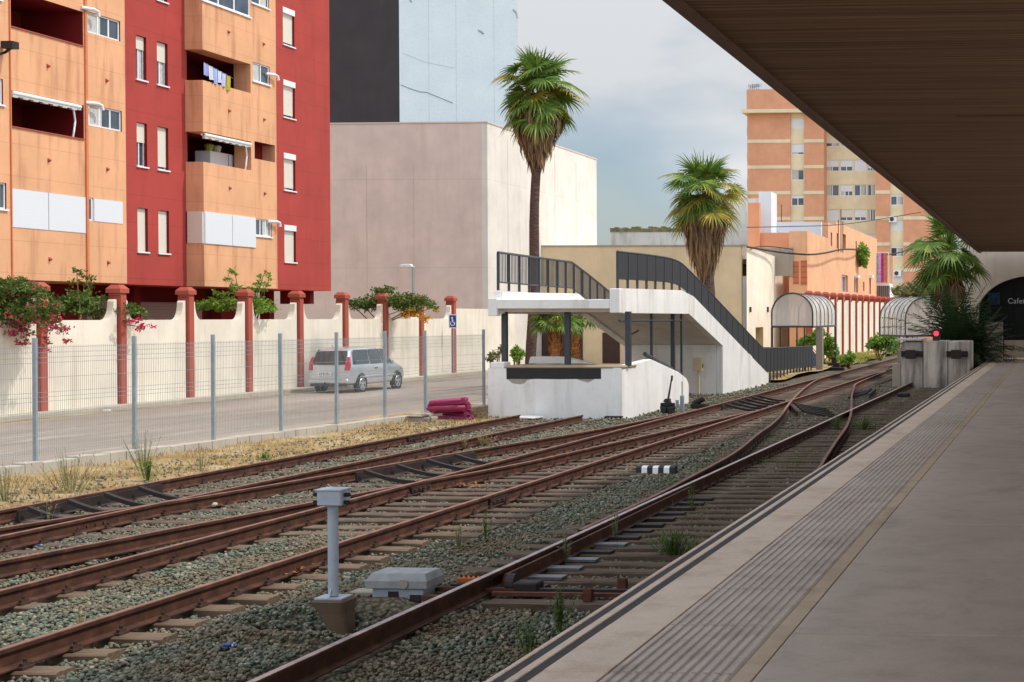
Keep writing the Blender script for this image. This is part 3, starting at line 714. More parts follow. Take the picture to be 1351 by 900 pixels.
# ---------------------------------------------------------------- buffer stop
BY = 57.6; bx = lambda u: pt(u, 480, Y=BY).x; bz = lambda v: zY(1230, v, BY)
bf = thing('buffer_stop', 'big stained concrete buffer stop with two dark iron buffers at the track end', 'buffer stop', (-4.7, BY, 0))
mb = MB(); mb.box(bx(1189), bx(1218), BY, BY+2.2, -.2, bz(451)); mb.box(bx(1250.5), bx(1280), BY, BY+2.2, -.2, bz(450.5)); mb.build('block', M['buffer_concrete'], bf, bevel=.03)
mb = MB()
x0, x1 = bx(1218.5), bx(1250); n = 10
mb.prism([(x0+(x1-x0)*i/n, BY-.05-.16*math.sin(math.pi*i/n), -.2) for i in range(n+1)] + [(x1, BY+1.9, -.2), (x0, BY+1.9, -.2)], (0, 0, bz(450)+.2)); mb.build('centre_pier', M['buffer_concrete'], bf, smooth=False)
for u in (1203, 1262.5):
    x = bx(u); zc = bz(467); m = MB(); m.box(x-.40, x+.42, BY-.07, BY-.003, zc-.11, zc+.11); m.build('beam', M['iron'], bf)
    m = MB(); m.tube([(x, BY-.02, zc), (x, BY-.42, zc)], .13, 14); m.box(x-.2, x+.2, BY-.5, BY-.40, zc-.17, zc+.17); m.build('buffer', M['iron'], bf, bevel=.03)
mb = MB(); mb.box(bx(1181), bx(1216), BY-.1, BY+2.5, bz(449.6)+.01, bz(449.6)+.06); mb.build('cap_plate', M['grey_paint'], bf)
mb = MB(); mb.box(bx(1176), bx(1187.5), BY+.3, BY+1.6, -.2, bz(480)); mb.box(bx(1181), bx(1188), BY+.8, BY+1.6, bz(480)+.003, bz(462)); mb.build('side_block', M['concrete'], bf, bevel=.02)
rl = thing('red_signal_lamp', 'small glowing red lamp standing on top of the concrete buffer stop', 'signal lamp', (bx(1234), BY+.5, bz(450)))
p0 = WL[rl.name]; mb = MB(); mb.box(p0.x-.13, p0.x+.13, p0.y-.1, p0.y+.1, p0.z, p0.z+.10); mb.box(p0.x-.13, p0.x+.13, p0.y-.05, p0.y+.2, p0.z+.1, p0.z+.42); mb.build('housing', M['black'], rl)
mb = MB(); mb.tube([(p0.x, p0.y-.051, p0.z+.28), (p0.x, p0.y-.10, p0.z+.28)], .095, 16); mb.build('lens', M['red_lamp'], rl)
mb = MB(); mb.box(-5.35, -4.95, 50.5, 51.0, -.1, .12); tag(mb.build('stop_block', M['iron'], loc=(-5.15, 50.7, 0), bevel=.04), 'small dark scrap block lying on ballast in front of the buffer stop', 'iron block')
# white posts at the platform end
for i, (u, v0, v1, w) in enumerate(((1305.5, 444, 474, .34), (1316, 445, 474, .22))):
    x = pt(u, 470, Y=67).x; m = MB(); m.box(x-w/2, x+w/2, 67, 67.35, .3, zY(u, v0, 67)); m.box(x-w/2-.03, x+w/2+.03, 66.97, 67.38, zY(u, v0, 67)+.002, zY(u, v0, 67)+.06)
    tag(m.build('concrete_post', M['concrete'], loc=(x, 67, .3), bevel=.01), ['wide pale concrete post at the end of the platform edge', 'narrow pale concrete post beside the wide one at platform end'][i], 'post')
tl = thing('white_cabinet', 'tall pale cabinet behind the posts at the platform end', 'cabinet', (pt(1312, 430, Y=69).x, 69, PZ))
x0, x1 = pt(1299, 430, Y=69).x, pt(1323, 430, Y=69).x
mb = MB(); mb.box(x0, x1, 69, 69.3, PZ, zY(1310, 425, 69)); mb.build('body', M['concrete'], tl, bevel=.01)
mb = MB(); mb.box(x1-.22, x1-.1, 68.96, 68.998, PZ, zY(1310, 445, 69)); mb.build('panel_door', M['black'], tl)
# ================================================================ WALL-WITH-OPENINGS TOOLS
class Multi:
    def __init__(s): s.parts = []
    def build(s, name, mat, par):
        for p in s.parts: p.build(name, mat, par)
VX, VY, VZ = Vector((1, 0, 0)), Vector((0, 1, 0)), Vector((0, 0, 1))
def holes_wall(mb, lining, O, U, N, u0, u1, z0, z1, holes, depth, back=None):
    """front skin with rectangular openings (u0,u1,z0,z1[,depth]); jambs go into `lining`"""
    O = Vector(O); P = lambda u, z, n=0: O+U*u+N*n+VZ*z
    us = sorted({u0, u1} | {h[0] for h in holes} | {h[1] for h in holes}); zs = sorted({z0, z1} | {h[2] for h in holes} | {h[3] for h in holes})
    us = [u for u in us if u0 <= u <= u1]; zs = [z for z in zs if z0 <= z <= z1]
    for a, b in zip(us, us[1:]):
        run = None
        for c, d in zip(zs, zs[1:]):
            inside = any(h[0] <= (a+b)/2 <= h[1] and h[2] <= (c+d)/2 <= h[3] for h in holes)
            if inside:
                if run: mb.add([P(a, run[0]), P(b, run[0]), P(b, run[1]), P(a, run[1])], [(0, 1, 2, 3)]); run = None
            else: run = (run[0], d) if run else (c, d)
        if run: mb.add([P(a, run[0]), P(b, run[0]), P(b, run[1]), P(a, run[1])], [(0, 1, 2, 3)])
    for h in holes:
        a, b, c, d = h[:4]; dp = h[4] if len(h) > 4 else depth
        mb_l = MB(); lining.parts.append(mb_l)
        for q in ([P(a,c), P(a,c,-dp), P(a,d,-dp), P(a,d)], [P(b,c), P(b,d), P(b,d,-dp), P(b,c,-dp)], [P(a,d), P(a,d,-dp), P(b,d,-dp), P(b,d)], [P(a,c), P(b,c), P(b,c,-dp), P(a,c,-dp)]):
            b_ = len(mb_l.v); mb_l.add(q, [(0, 1, 2, 3)])
        if back is not None: back.parts.append(MB()); back.parts[-1].add([P(a,c,-dp), P(b,c,-dp), P(b,d,-dp), P(a,d,-dp)], [(0, 1, 2, 3)])
def window(par, O, U, N, a, b, c, d, n, kind='slide', fm='pvc', sill=True, shut=0, shm='shutter', fw=.045, cols=2, sm='pvc'):
    """window set back n from the wall plane; shut = share covered by the roller shutter from the top"""
    m = MB(); B = lambda *q: m.obox(O, U, N, *q)
    B(a, b, d-fw, d, -n-.05, -n+.01); B(a, b, c, c+fw, -n-.05, -n+.01); B(a, a+fw, c+fw, d-fw, -n-.05, -n+.01); B(b-fw, b, c+fw, d-fw, -n-.05, -n+.01)
    for k in range(1, cols):
        x = a+(b-a)*k/cols; B(x-fw*.6, x+fw*.6, c+fw, d-fw, -n-.045, -n+.005)
    w = m.build('window', M[fm], par)
    if shut < 1:
        m = MB(); m.obox(O, U, N, a+fw*.5, b-fw*.5, c+fw*.5, d-fw*.5, -n-.04, -n-.02); m.build('pane', M['glass'], w)
        if random.random() < .6:
            m = MB(); q = a+fw+(b-a-2*fw)*random.choice((0, .5)); m.obox(O, U, N, q, q+(b-a-2*fw)*.42, c+fw, d-fw, -n-.018, -n-.012); m.build('curtain', M['curtain'], w)
    if shut > 0:
        m = MB(); zb = d-(d-c)*shut; m.obox(O, U, N, a+.01, b-.01, zb, d-.01, -n+.012, -n+.035); m.build('shutter', M[shm], w)
    if sill:
        m = MB(); m.obox(O, U, N, a-.05, b+.05, c-.05, c-.002, -n, .05); m.build('sill', M[sm], w)
    return w

# ================================================================ RED AND ORANGE APARTMENT BLOCK
ZB = 3.75; XO, XRd = -30.0, -30.65
ap = thing('apartment_block', 'red apartment block with projecting orange balcony bays and white roller shutters', 'apartment building', (XRd, 50, 0))
yo = lambda u: yX(u, XO); yr = lambda u: yX(u, XRd)
TOP = 17.4
LV = [(5.26, 6.38), (8.13, 9.2), (11.0, 12.08), (13.82, 14.9)]
YL0, YLe = 36.0, yo(168)
# bay 1 (left)
holes = [(yo(16), yo(113), a, b, 2.0) for a, b in LV[1:]] + [(yo(16), yo(114), LV[0][0], LV[0][1], .1)]
sw = [(yo(118), yo(163), 5.66, 6.38, .12), (yo(118), yo(163), 8.62, 9.28, .14), (yo(117), yo(162), 11.5, 12.15, .14), (yo(117), yo(160), 14.4, 15.0, .14)]
sw2 = [(yo(-14), yo(10), 5.75, 6.5, .12), (yo(-14), yo(7), 8.72, 9.45, .12), (yo(-14), yo(5), 11.7, 12.4, .12)]
mb = MB(); ln = Multi(); bk = Multi()
holes_wall(mb, ln, (XO, 0, 0), VY, VX, YL0, YLe, ZB, TOP, holes+sw+sw2, .12, bk)
mb.box(XO-6, XO-.001, YLe-.02, YLe, ZB, TOP); mb.add([(XO, YL0, ZB), (XO, YLe, ZB), (XO-6, YLe, ZB), (XO-6, YL0, ZB)], [(0, 1, 2, 3)])
for u in (17, 114.5, 117.5):
    pass
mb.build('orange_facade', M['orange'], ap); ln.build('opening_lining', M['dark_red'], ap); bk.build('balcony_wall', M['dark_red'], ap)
m = MB()
m.box(XO+.001, XO+.05, yo(114.2), yo(117), ZB, TOP); m.box(XO+.001, XO+.04, yo(15.4), yo(16.5), ZB, TOP); m.build('corner_strip', plain('seam_orange', rgb(206, 124, 84), .8, 0, .1, 3), ap)
for a, b in LV[1:]: m = MB(); m.box(XO-.1, XO+.035, yo(16), yo(113), a-.0, a+.035); m.build('parapet_coping', M['brick_paint'], ap)
O_, U_, N_ = (XO, 0, 0), VY, VX
window(ap, O_, U_, N_, yo(16)+.0, yo(65)-.01, LV[0][0], LV[0][1], .02, shut=1, sill=False, fw=.07, cols=1)
window(ap, O_, U_, N_, yo(65)+.01, yo(114), LV[0][0], LV[0][1], .02, shut=1, sill=False, fw=.07, cols=1)
window(ap, O_, U_, N_, yo(125), yo(163), 5.66, 6.38, .02, shut=1, sill=False, fw=.06, cols=1)
window(ap, O_, U_, N_, yo(118), yo(125)-.02, 5.66, 6.38, .04, shut=0, sill=False, fw=.05, cols=1)
for h in sw[1:]: window(ap, O_, U_, N_, h[0]+.1, h[1], h[2], h[3], .05, shut=0, sill=False, fw=.05, cols=3)
for h in sw2: window(ap, O_, U_, N_, h[0], h[1], h[2], h[3], .05, shut=0, sill=True, cols=2)
OB = (XO-1.98, 0, 0)
for i, (a, b) in enumerate(LV[1:]):
    window(ap, OB, U_, N_, yo(17)+.1, yo(30), a-.9, b-.15, 0, shut=.35 if i == 0 else .1, sill=False, cols=2)
    window(ap, OB, U_, N_, yo(31), yo(46), a-.9, b-.15, 0, shut=.35 if i == 0 else .1, sill=False, cols=2)
def awning(par, X, y0, y1, z):
    m = MB(); m.tube([(X+.02, y0, z), (X+.02, y1, z)], .06, 10); m.box(X-.1, X+.02, y0, y1, z-.02, z+.04)
    o = m.build('awning', M['pvc'], par)
    m = MB()
    for k in range(14): yy = y0+(y1-y0)*k/14; m.box(X-.05, X+.05, yy, yy+(y1-y0)/14, z-.13+.03*(k % 2), z-.055)
    m.build('valance', M['curtain'], o)
    m = MB(); m.tube([(X, y1-.3, z-.1), (X-.05, y1-.15, z-.45), (X-.03, y1-.25, z-.8), (X-.08, y1-.25, z-1.05)], .03, 6); m.build('crank', M['pvc'], o); return o
awning(ap, XO+.02, yo(17), yo(107), 9.12)
# red body
YR1 = yr(437)
rw = [(yr(u0), yr(u1), z, z+1.46, .22) for u0, u1 in ((182.5, 196), (210, 224)) for z in (4.86, 7.72, 10.62)] + [(yr(u0), yr(u1), 13.5, 14.96, .22) for u0, u1 in ((182.5, 196), (210, 224))]
rw += [(yr(376), yr(391), z, z+1.45, .22) for z in (4.86, 7.72, 10.62, 13.5)]
bay_h = [(yr(249), yr(333)-.3, a, b, 1.7) for a, b in LV[1:3]]
mb = MB(); ln = Multi(); bk = Multi()
holes_wall(mb, ln, (XRd, 0, 0), VY, VX, YLe, YR1, ZB, TOP, rw+bay_h, .22, bk)
mb.add([(XRd, YR1, ZB), (XRd-9, YR1, ZB), (XRd-9, YR1, TOP), (XRd, YR1, TOP)], [(0, 1, 2, 3)])
mb.add([(XRd, YLe, ZB), (XRd, YR1, ZB), (XRd-9, YR1, ZB), (XRd-9, YLe, ZB)], [(0, 1, 2, 3)])
mb.add([(XRd, YL0, TOP), (XRd, YR1, TOP), (XRd-9, YR1, TOP), (XRd-9, YL0, TOP)], [(0, 1, 2, 3)])
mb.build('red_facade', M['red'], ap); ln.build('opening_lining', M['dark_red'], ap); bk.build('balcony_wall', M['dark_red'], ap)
OR_ = (XRd, 0, 0)
SHT = [1, 1, .35, .12, .35, .55, 1, 1, .3, 1, 1, .85, .85]
k = 0
for (a, b, c, d, dp) in rw:
    low = c < 5; mid = c < 8
    right = a > yr(370); sh = 1.0 if low else (.45 if (mid and a < yr(200)) else (.93 if right else .93 if mid else (.3 if a < yr(200) else .45)))
    window(ap, OR_, VY, VX, a, b, c, d, .12, shut=sh, shm='shutter_beige', cols=1 if sh > .9 else 2, fw=.04)
    if right:
        m = MB(); m.obox(OR_, VY, VX, a-.02, b+.02, d-.2, d+.02, -.1, .02); m.build('shutter_box', M['pvc'], ap)
# bay 2 (right): slabs, parapets, pier
YA, YP, YZ = yo(270), yo(333), yo(366.5)
mb = MB(); segs = [(ZB, 5.26), (6.38, 8.13), (9.2, 11.0), (12.08, 13.82), (14.9, TOP)]
for i, (a, b) in enumerate(segs):
    mb.box(XO-.14, XO, YA, YP, a, b); mb.box(XRd+.002, XO-.142, YA, YA+.14, a, b); mb.box(XRd+.002, XO-.142, YA+.142, YP-.002, a, a+.18)
mb.box(XRd+.002, XO, YZ-.12, YZ, ZB, TOP)
l2 = Multi(); sw3 = [(yo(338), yo(359), 5.72, 6.36, .15), (yo(337.5), yo(365), 8.6, 9.25, .5), (yo(336), yo(358), 11.5, 12.2, .15), (yo(335), yo(358), 14.4, 15.05, .15)]
b2 = Multi(); holes_wall(mb, l2, (XO, 0, 0), VY, VX, YP, YZ-.122, ZB, TOP, sw3, .15, b2)
mb.add([(XRd, YP, ZB), (XO, YP, ZB), (XO, YP, TOP), (XRd, YP, TOP)], [(0, 1, 2, 3)])
mb.add([(XO-.001, YP, ZB+.001), (XO-.001, YZ, ZB+.001), (XRd, YZ, ZB+.001), (XRd, YP, ZB+.001)], [(0, 1, 2, 3)])
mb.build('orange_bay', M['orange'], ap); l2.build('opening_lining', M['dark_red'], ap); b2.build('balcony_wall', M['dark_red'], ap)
for i in (0, 2, 3): h = sw3[i]; window(ap, O_, U_, N_, h[0], h[1], h[2], h[3], .04, shut=0, sill=True, cols=2 if i else 3)
m = MB(); m.box(XO-1.0, XO+.02, YA, YP+.7, 9.14, 9.198); 
window(ap, O_, U_, N_, YA+.02, (YA+YP)/2+.2, 5.26, 6.38, -.0, shut=1, sill=False, cols=1, fw=.08)
window(ap, O_, U_, N_, (YA+YP)/2+.22, yo(338)-.02, 5.26, 6.38, -.0, shut=1, sill=False, cols=1, fw=.08)
Os = (0, YA, 0)
window(ap, Os, VX, -VY, XRd+.05, XO-.03, 5.26, 6.38, -.0, shut=1, sill=False, cols=1, fw=.06, shm='shutter_beige')
window(ap, O_, U_, N_, YA+.02, yo(333), 13.82, 14.9, .03, shut=0, sill=True, cols=3, fw=.06)
awning(ap, XO+.02, YA, yo(331), 9.08)
OB2 = (XRd-1.68, 0, 0)
for i, (a, b) in enumerate(LV[1:3]):
    window(ap, OB2, U_, N_, yr(250)+.1, yr(262), a-.9 if i else a-.2, b-.1, 0, shut=0, sill=False, cols=1)
    window(ap, OB2, U_, N_, yr(264), yr(275), a-.9 if i else a-.2, b-.1, 0, shut=0, sill=False, cols=1)
# small spouts below the parapets
for u, xx in ((66, XO), (143, XO), (304, XO), (350, XO)):
    for z_ in (4.4, 7.35, 10.15, 13.0):
        m = MB(); m.tube([(xx-.01, yo(u), z_), (xx+.07, yo(u), z_-.02)], .035, 8); m.box(xx, xx+.008, yo(u)-.05, yo(u)+.05, z_-.06, z_+.05); m.build('spout', M['brick_paint'], ap)
for u, z_ in ((362, 11.9), (363, 6.3), (124, 12.2), (128, 9.3)):
    m = MB(); m.tube([(XO+.02, yo(u)-.5, z_), (XO+.15, yo(u)-.1, z_+.02), (XO+.15, yo(u)+.1, z_-.02), (XO+.15, yo(u)+.15, z_-.15)], .055, 8); m.build('flue_pipe', M['pvc'], ap)
m = MB(); m.tube([(XO+.12, yo(0)-.1, 10.1), (XO+.12, yo(5), 10.2), (XO+.4, yo(3), 10.35)], .04, 8); m.box(XO+.1, XO+.45, yo(0), yo(9), 10.3, 10.5); m.build('floodlight', M['black'], ap)
# ground floor, recessed
mb = MB(); mb.box(XRd-2.6, XRd-2.2, 34, YR1-2.0, -.2, ZB-.01); mb.build('ground_floor', M['dark_red'], ap)
mb = MB(); mb.box(XRd-2.2, XRd-1.9, YLe+1.8, yr(245)-.4, 0, 3.35); mb.box(XRd-2.2, XRd-1.9, yr(250), yr(330), 0, 3.2); mb.build('garage_shutter', M['shutter_grey'], ap)
for u in (22, 110, 235, 345, 405): mb = MB(); mb.box(XRd-2.0, XRd-1.6, yr(u), yr(u)+.4, -.2, ZB-.01); mb.build('pillar', M['dark_red'], ap)
mb = MB(); mb.box(XRd-1.6, XRd-.3, YR1-1.2, YR1-.9, 3.2, ZB-.01); mb.build('ground_floor_beam', M['dark_red'], ap)
# laundry, cabinet
lr = thing('laundry', 'row of blue, lilac and yellow washing on the upper right balcony', 'laundry', (XO+.03, YA+.6, 11.1))
cols_ = [rgb(150, 160, 214), rgb(206, 210, 226), rgb(160, 176, 224), rgb(196, 206, 236), rgb(190, 190, 226), rgb(176, 166, 50)]
m = MB(); m.tube([(XO+.04, YA-.0, 11.62), (XO+.04, yo(308), 11.35)], .008, 5); m.build('line', M['wire'], lr)
for i in range(6):
    y0 = YA+.0+(yo(306)-YA)*i/6; y1 = YA+(yo(306)-YA)*(i+1)/6-.03; zt = 11.6-.04*i
    m = MB(); n = 8; P_ = [[(XO+.04+.04*math.sin(a*.9+i)*(b/4), y0+(y1-y0)*a/n, zt-(.42+.06*(i % 3))*b/4) for a in range(n+1)] for b in range(5)]
    vs = [q_ for r_ in P_ for q_ in r_]; m.add(vs, [(r_*(n+1)+a, r_*(n+1)+a+1, (r_+1)*(n+1)+a+1, (r_+1)*(n+1)+a) for r_ in range(4) for a in range(n)])
    m.build('cloth', plain('cloth_%d' % i, cols_[i], .9, 0, .05, 3), lr, smooth=True)
fz = thing('balcony_fridge', 'white cabinet standing on the open balcony under the striped awning', 'cabinet', (XRd-.3, yr(300), 7.4))
m = MB(); m.box(XRd-.7, XRd-.1, yr(283), yr(318), 7.0, 8.72); m.build('body', M['pvc'], fz, bevel=.02)
m = MB(); m.box(XRd-.099, XRd-.09, yr(306), yr(306)+.02, 7.1, 8.7); m.build('door_gap', M['dark_steel'], fz)
for (u, cc) in ((288, rgb(150, 160, 60)), (298, rgb(190, 190, 180))):
    m = MB(); m.tube([(XRd-.3, yr(u), 8.73), (XRd-.3, yr(u), 8.95), (XRd-.3, yr(u), 9.0)], [.12, .17, .1], 10)
    tag(m.build('pot', plain('pot_%d' % u, cc, .6), loc=(XRd-.3, yr(u), 8.73)), 'green pot on top of the white balcony cabinet' if u == 288 else 'pale pot on top of the white balcony cabinet', 'pot')

# ================================================================ BEIGE BUILDING AND THE TALL ONE BEHIND
bl_ = thing('beige_building', 'windowless mauve-beige block beside the palm, sunlight coloured into its pale side wall', 'building', (-29.6, 78, 0))
XS = -29.5; YF = yX(643, XS, 200); YE = yX(787, XS, 207); ZT = zY(643, 162, YF)
x437 = pt(425, 170, Y=YF).x
mb = MB(); mb.box(x437-6, XS-.3, YF, YF+.3, -.2, ZT); mb.build('front_wall', M['beige'], bl_)
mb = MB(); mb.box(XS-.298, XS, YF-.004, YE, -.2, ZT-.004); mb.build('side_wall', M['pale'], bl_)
mb = MB(); mb.box(x437-6, XS-.3, YF+.302, YE-.1, ZT-.4, ZT-.25); mb.box(x437-6, XS-.3, YE-.1, YE, -.2, ZT-.1); mb.build('roof', M['concrete'], bl_)
mb = MB(); mb.box(x437-6, XS+.04, YF-.04, YF+.3, ZT+.002, ZT+.07); mb.box(XS-.3, XS+.04, YF+.302, YE, ZT+.002, ZT+.06); mb.build('coping', M['beige'], bl_)
for u, z0_, z1_ in ((546, -.2, zY(546, 218, YF)), (484, -.2, zY(546, 218, YF))):
    x_ = pt(u, 300, Y=YF).x; mb = MB(); mb.box(x_-.012, x_+.012, YF-.006, YF-.001, z0_, z1_); mb.build('wall_joint', plain('joint_%d' % u, rgb(196, 174, 164), .9), bl_)
for u in (670, 732, 760):
    y_ = yX(u, XS, 250); mb = MB(); mb.box(XS+.001, XS+.006, y_-.03, y_+.03, -.2, ZT-.5); mb.build('wall_joint', plain('joint_%d' % u, rgb(196, 188, 180), .9), bl_)
tb = thing('tall_party_wall', 'tall windowless wall, black on the left and cracked pale blue on the right', 'building', (-42, 100, 0))
YT = 100; xa, xm, xb = pt(420, 100, Y=YT).x, pt(527, 100, Y=YT).x, pt(683, 60, Y=YT).x
mb = MB(); mb.box(xa-8, xm, YT, YT+14, -.2, 34); mb.build('black_wall', M['black_wall'], tb)
mb = MB(); mb.prism([(xm+.001, YT-.01, -.2), (xb, YT-.01, -.2), (xb-8, YT+14, -.2), (xm+.001, YT+14, -.2)], (0, 0, 34)); mb.build('blue_wall', M['blue_wall'], tb)

crk = plain('wall_crack', rgb(150, 162, 168), .9, 0, .2, 3)
for pts_, r_ in (([(529, 112), (541, 117), (553, 121), (563, 122), (578, 128), (597, 136)], .035), ([(631, 40), (636, 43), (638, 45)], .06), ([(677, 13), (681, 17), (683, 24)], .06), ([(540, -2), (543, 3)], .05), ([(531, 70), (560, 82), (600, 90)], .008)):
    mb = MB(); mb.tube([pt(u, v, Y=YT-.02) for u, v in pts_], r_, 4); mb.build('crack', crk, tb)
for u in (566, 602, 652):
    x_ = pt(u, 100, Y=YT).x; mb = MB(); mb.box(x_-.02, x_+.02, YT-.016, YT-.011, -.2, 34); mb.build('panel_seam', plain('seam_%d' % u, rgb(196, 212, 220), .9), tb)
# ================================================================ TAN BUILDING, OLD HOUSES
XT = -17.6; YTF = yX(985, XT, 325); YTE = yX(1042, XT, 345)
tn = thing('tan_building', 'low tan building behind the stair ramp, sunlight coloured into its cream side wall', 'building', (XT, YTF, 0))
ZTN = zY(985, 325, YTF); ZTL = zY(1040, 346, YTE)
xl = pt(655, 330, Y=YTF).x
mb = MB(); mb.box(xl, XT-.3, YTF, YTF+.3, -.2, ZTN); mb.build('front_wall', M['tan'], tn)
mb = MB(); ln = Multi(); bk = Multi(); dy0, dy1 = yX(997, XT, 440), yX(1007, XT, 440)
holes_wall(mb, ln, (XT, 0, 0), VY, VX, YTF-.003, YTE, -.2, ZTL, [(dy0, dy1, .2, zY(1000, 432, dy0), .5)], .5, bk)
mb.add([(XT, YTF-.003, ZTL), (XT, YTE, ZTL), (XT, YTE, ZTL+.02), (XT, YTF-.003, ZTN)], [(0, 1, 2, 3)])
mb.box(xl, XT-.001, YTF+.305, YTE, ZTL-.3, ZTL-.1); mb.box(XT-.3, XT-.002, YTE-.2, YTE, -.2, ZTL-.102)
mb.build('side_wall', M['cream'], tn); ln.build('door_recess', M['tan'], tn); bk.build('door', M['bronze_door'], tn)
mb = MB(); mb.box(xl, XT+.03, YTF-.04, YTF+.3, ZTN+.002, ZTN+.09); mb.build('coping', M['concrete'], tn)
for u in (989, 1012):
    m = MB(); yy = yX(u, XT, 408); m.box(XT+.001, XT+.1, yy-.08, yy+.08, zY(u, 412, yy), zY(u, 405, yy)); m.build('wall_lamp', M['dark_steel'], tn)
mb = MB(); dx = pt(795, 480, Y=YTF).x, pt(818, 480, Y=YTF).x
mb.box(dx[0], dx[1], YTF-.03, YTF-.003, 0, zY(810, 439, YTF)); mb.build('brown_door', M['bronze_door'], tn)
mb = MB(); mb.box(pt(711, 480, Y=YTF).x, pt(769, 480, Y=YTF).x, YTF-.05, YTF-.003, -.2, zY(750, 405, YTF)); mb.build('brown_gate', M['bronze_door'], tn)

ow = thing('old_white_wall', 'old peeling white wall with mossy coping behind the second palm', 'wall', (-25, 104, 0))
YO = 106; mb = MB(); x0, x1 = pt(805, 305, Y=YO).x, pt(1003, 305, Y=YO).x
mb.box(x0, x1, YO, YO+.4, -.2, zY(850, 306, YO)); mb.box(pt(940, 305, Y=YO).x, x1, YO-.01, YO+4, zY(850, 306, YO)+.004, zY(960, 262, YO)); mb.build('wall', M['old_white'], ow)
mb = MB(); n = 24
for k in range(n):
    a = x0+(pt(940, 300, Y=YO).x-x0)*k/n; b = x0+(pt(940, 300, Y=YO).x-x0)*(k+1)/n
    mb.box(a, b-.01, YO-.05, YO+.45, zY(850, 306, YO)+.003, zY(850, 302, YO)+.18*random.random()+(.0 if k > 2 else -.05))
mb.build('coping', M['moss'], ow)

XH = -15.6; YH = yX(1065, XH, 350); YHE = yX(1148, XH, 320)
hs = thing('orange_house', 'old peeling orange house with lattice vents and a bush growing from its wall', 'house', (XH, YH, 0))
hy = lambda u: yX(u, XH, 340)
zA = zY(1066, 305, YH)
hw = [(hy(u0), hy(u1), zY((u0+u1)/2, v1, hy((u0+u1)/2)), zY((u0+u1)/2, v0, hy((u0+u1)/2)), .25) for u0, u1, v0, v1 in
      ((1091, 1097, 342, 384), (1110.5, 1118.5, 363, 385), (1127, 1132, 366, 386), (1096, 1098, 307, 325), (1129, 1130.4, 318, 332), (1104, 1106.5, 308, 328), (1111.5, 1116, 309, 328), (1147, 1149, 367, 388), (1138.6, 1140.5, 372, 384))]
mb = MB(); ln = Multi(); bk = Multi()
zt2 = zY(1093, 294, hy(1093)); zt3 = zY(1130, 304, hy(1130))
Y4 = yX(1157, XH, 340)
holes_wall(mb, ln, (XH, 0, 0), VY, VX, YH, hy(1092.5), -.2, zA, [h for h in hw if h[1] < hy(1092.5)], .25, bk)
holes_wall(mb, ln, (XH, 0, 0), VY, VX, hy(1092.5), hy(1103), -.2, zt2, [h for h in hw if h[0] > hy(1092.6) and h[1] < hy(1103)], .25, bk)
holes_wall(mb, ln, (XH, 0, 0), VY, VX, hy(1103), Y4, -.2, zt3, [h for h in hw if h[0] > hy(1103)], .25, bk)
xv = pt(1041, 360, Y=YH).x
mb.add([(xv, YH, -.2), (XH, YH, -.2), (XH, YH, zA), (xv, YH, zA-.0)], [(0, 1, 2, 3)])
mb.add([(XH, hy(1092.5), zA-1), (XH-5, hy(1092.5), zA-1), (XH-5, hy(1092.5), zt2), (XH, hy(1092.5), zt2)], [(0, 1, 2, 3)])
mb.add([(XH, hy(1092.5), zt2), (XH, Y4, zt2), (XH-5, Y4, zt2), (XH-5, hy(1092.5), zt2)], [(0, 1, 2, 3)])
mb.build('wall', M['house_orange'], hs); ln.build('reveal', M['house_dark'], hs); bk.build('window', M['glass'], hs)
for u in (1129.5, 1148): mb = MB(); y_ = yX(u, XH, 366); mb.box(XH, XH+.25, y_-.6, y_+.6, zY(u, 367, y_), zY(u, 363, y_)); mb.build('window_hood', M['pvc'], hs)
for h in hw[:3]:
    mb = MB(); a_, b_, c_, d_ = h[:4]
    for q in ((a_, a_+.12, c_, d_), (b_-.12, b_, c_, d_), (a_+.122, b_-.122, d_-.12, d_), ((a_+b_)/2-.05, (a_+b_)/2+.05, c_, d_-.122)): mb.box(XH-.24, XH-.16, *q)
    mb.build('window_frame', M['pvc'], hs)
mb = MB(); a0, a1 = pt(1046.5, 360, Y=YH).x, pt(1054, 360, Y=YH).x; a2, a3 = pt(1056.5, 360, Y=YH).x, pt(1066, 360, Y=YH).x-.05
for q0, q1, q2, q3 in ((a0, a1, 375, 345), (a2, a3, 376, 344)): mb.box(q0, q1, YH-.03, YH-.002, zY(1050, q2, YH), zY(1050, q3, YH))
mb.build('lattice_vent', M['lattice'], hs)
# deeper orange volume + blue-white parapet + white chimney block
YD = YH+3
mb = MB(); mb.box(pt(1003, 330, Y=YD).x, XH-.3, YD, YD+.3, 2, zY(1050, 307, YD)); mb.box(pt(988, 330, Y=YD).x, pt(1003, 330, Y=YD).x, YD-.3, YD+.2, 2, zY(990, 268, YD)); mb.build('upper_wall', M['house_dark'], hs)
mb = MB(); mb.box(pt(1013, 300, Y=YD+3).x, XH-.05, YD+3, YD+3.3, 4, zY(1050, 293, YD+3)); mb.box(pt(1001, 300, Y=YD+1).x, pt(1017.5, 300, Y=YD+1).x, YD+1, YD+3, 4, zY(1010, 253, YD+1)); mb.build('parapet', plain('pale_blue_parapet', rgb(220, 228, 236), .85, 0, .06, .6), hs)
mb = MB(); mb.box(pt(1103.5, 303, Y=hy(1103)+1).x, XH-.5, hy(1103)+.5, hy(1103)+4, zt3-.5, zY(1110, 300, hy(1103)+.5)); mb.build('roof_shed', M['concrete'], hs)
mb = MB(); yy = YH-.15; mb.box(pt(975, 340, Y=yy).x, pt(1046, 340, Y=yy).x, yy, yy+.1, 5.2, zY(1020, 327, yy)); mb.build('old_gable', M['concrete'], hs)
mb = MB()
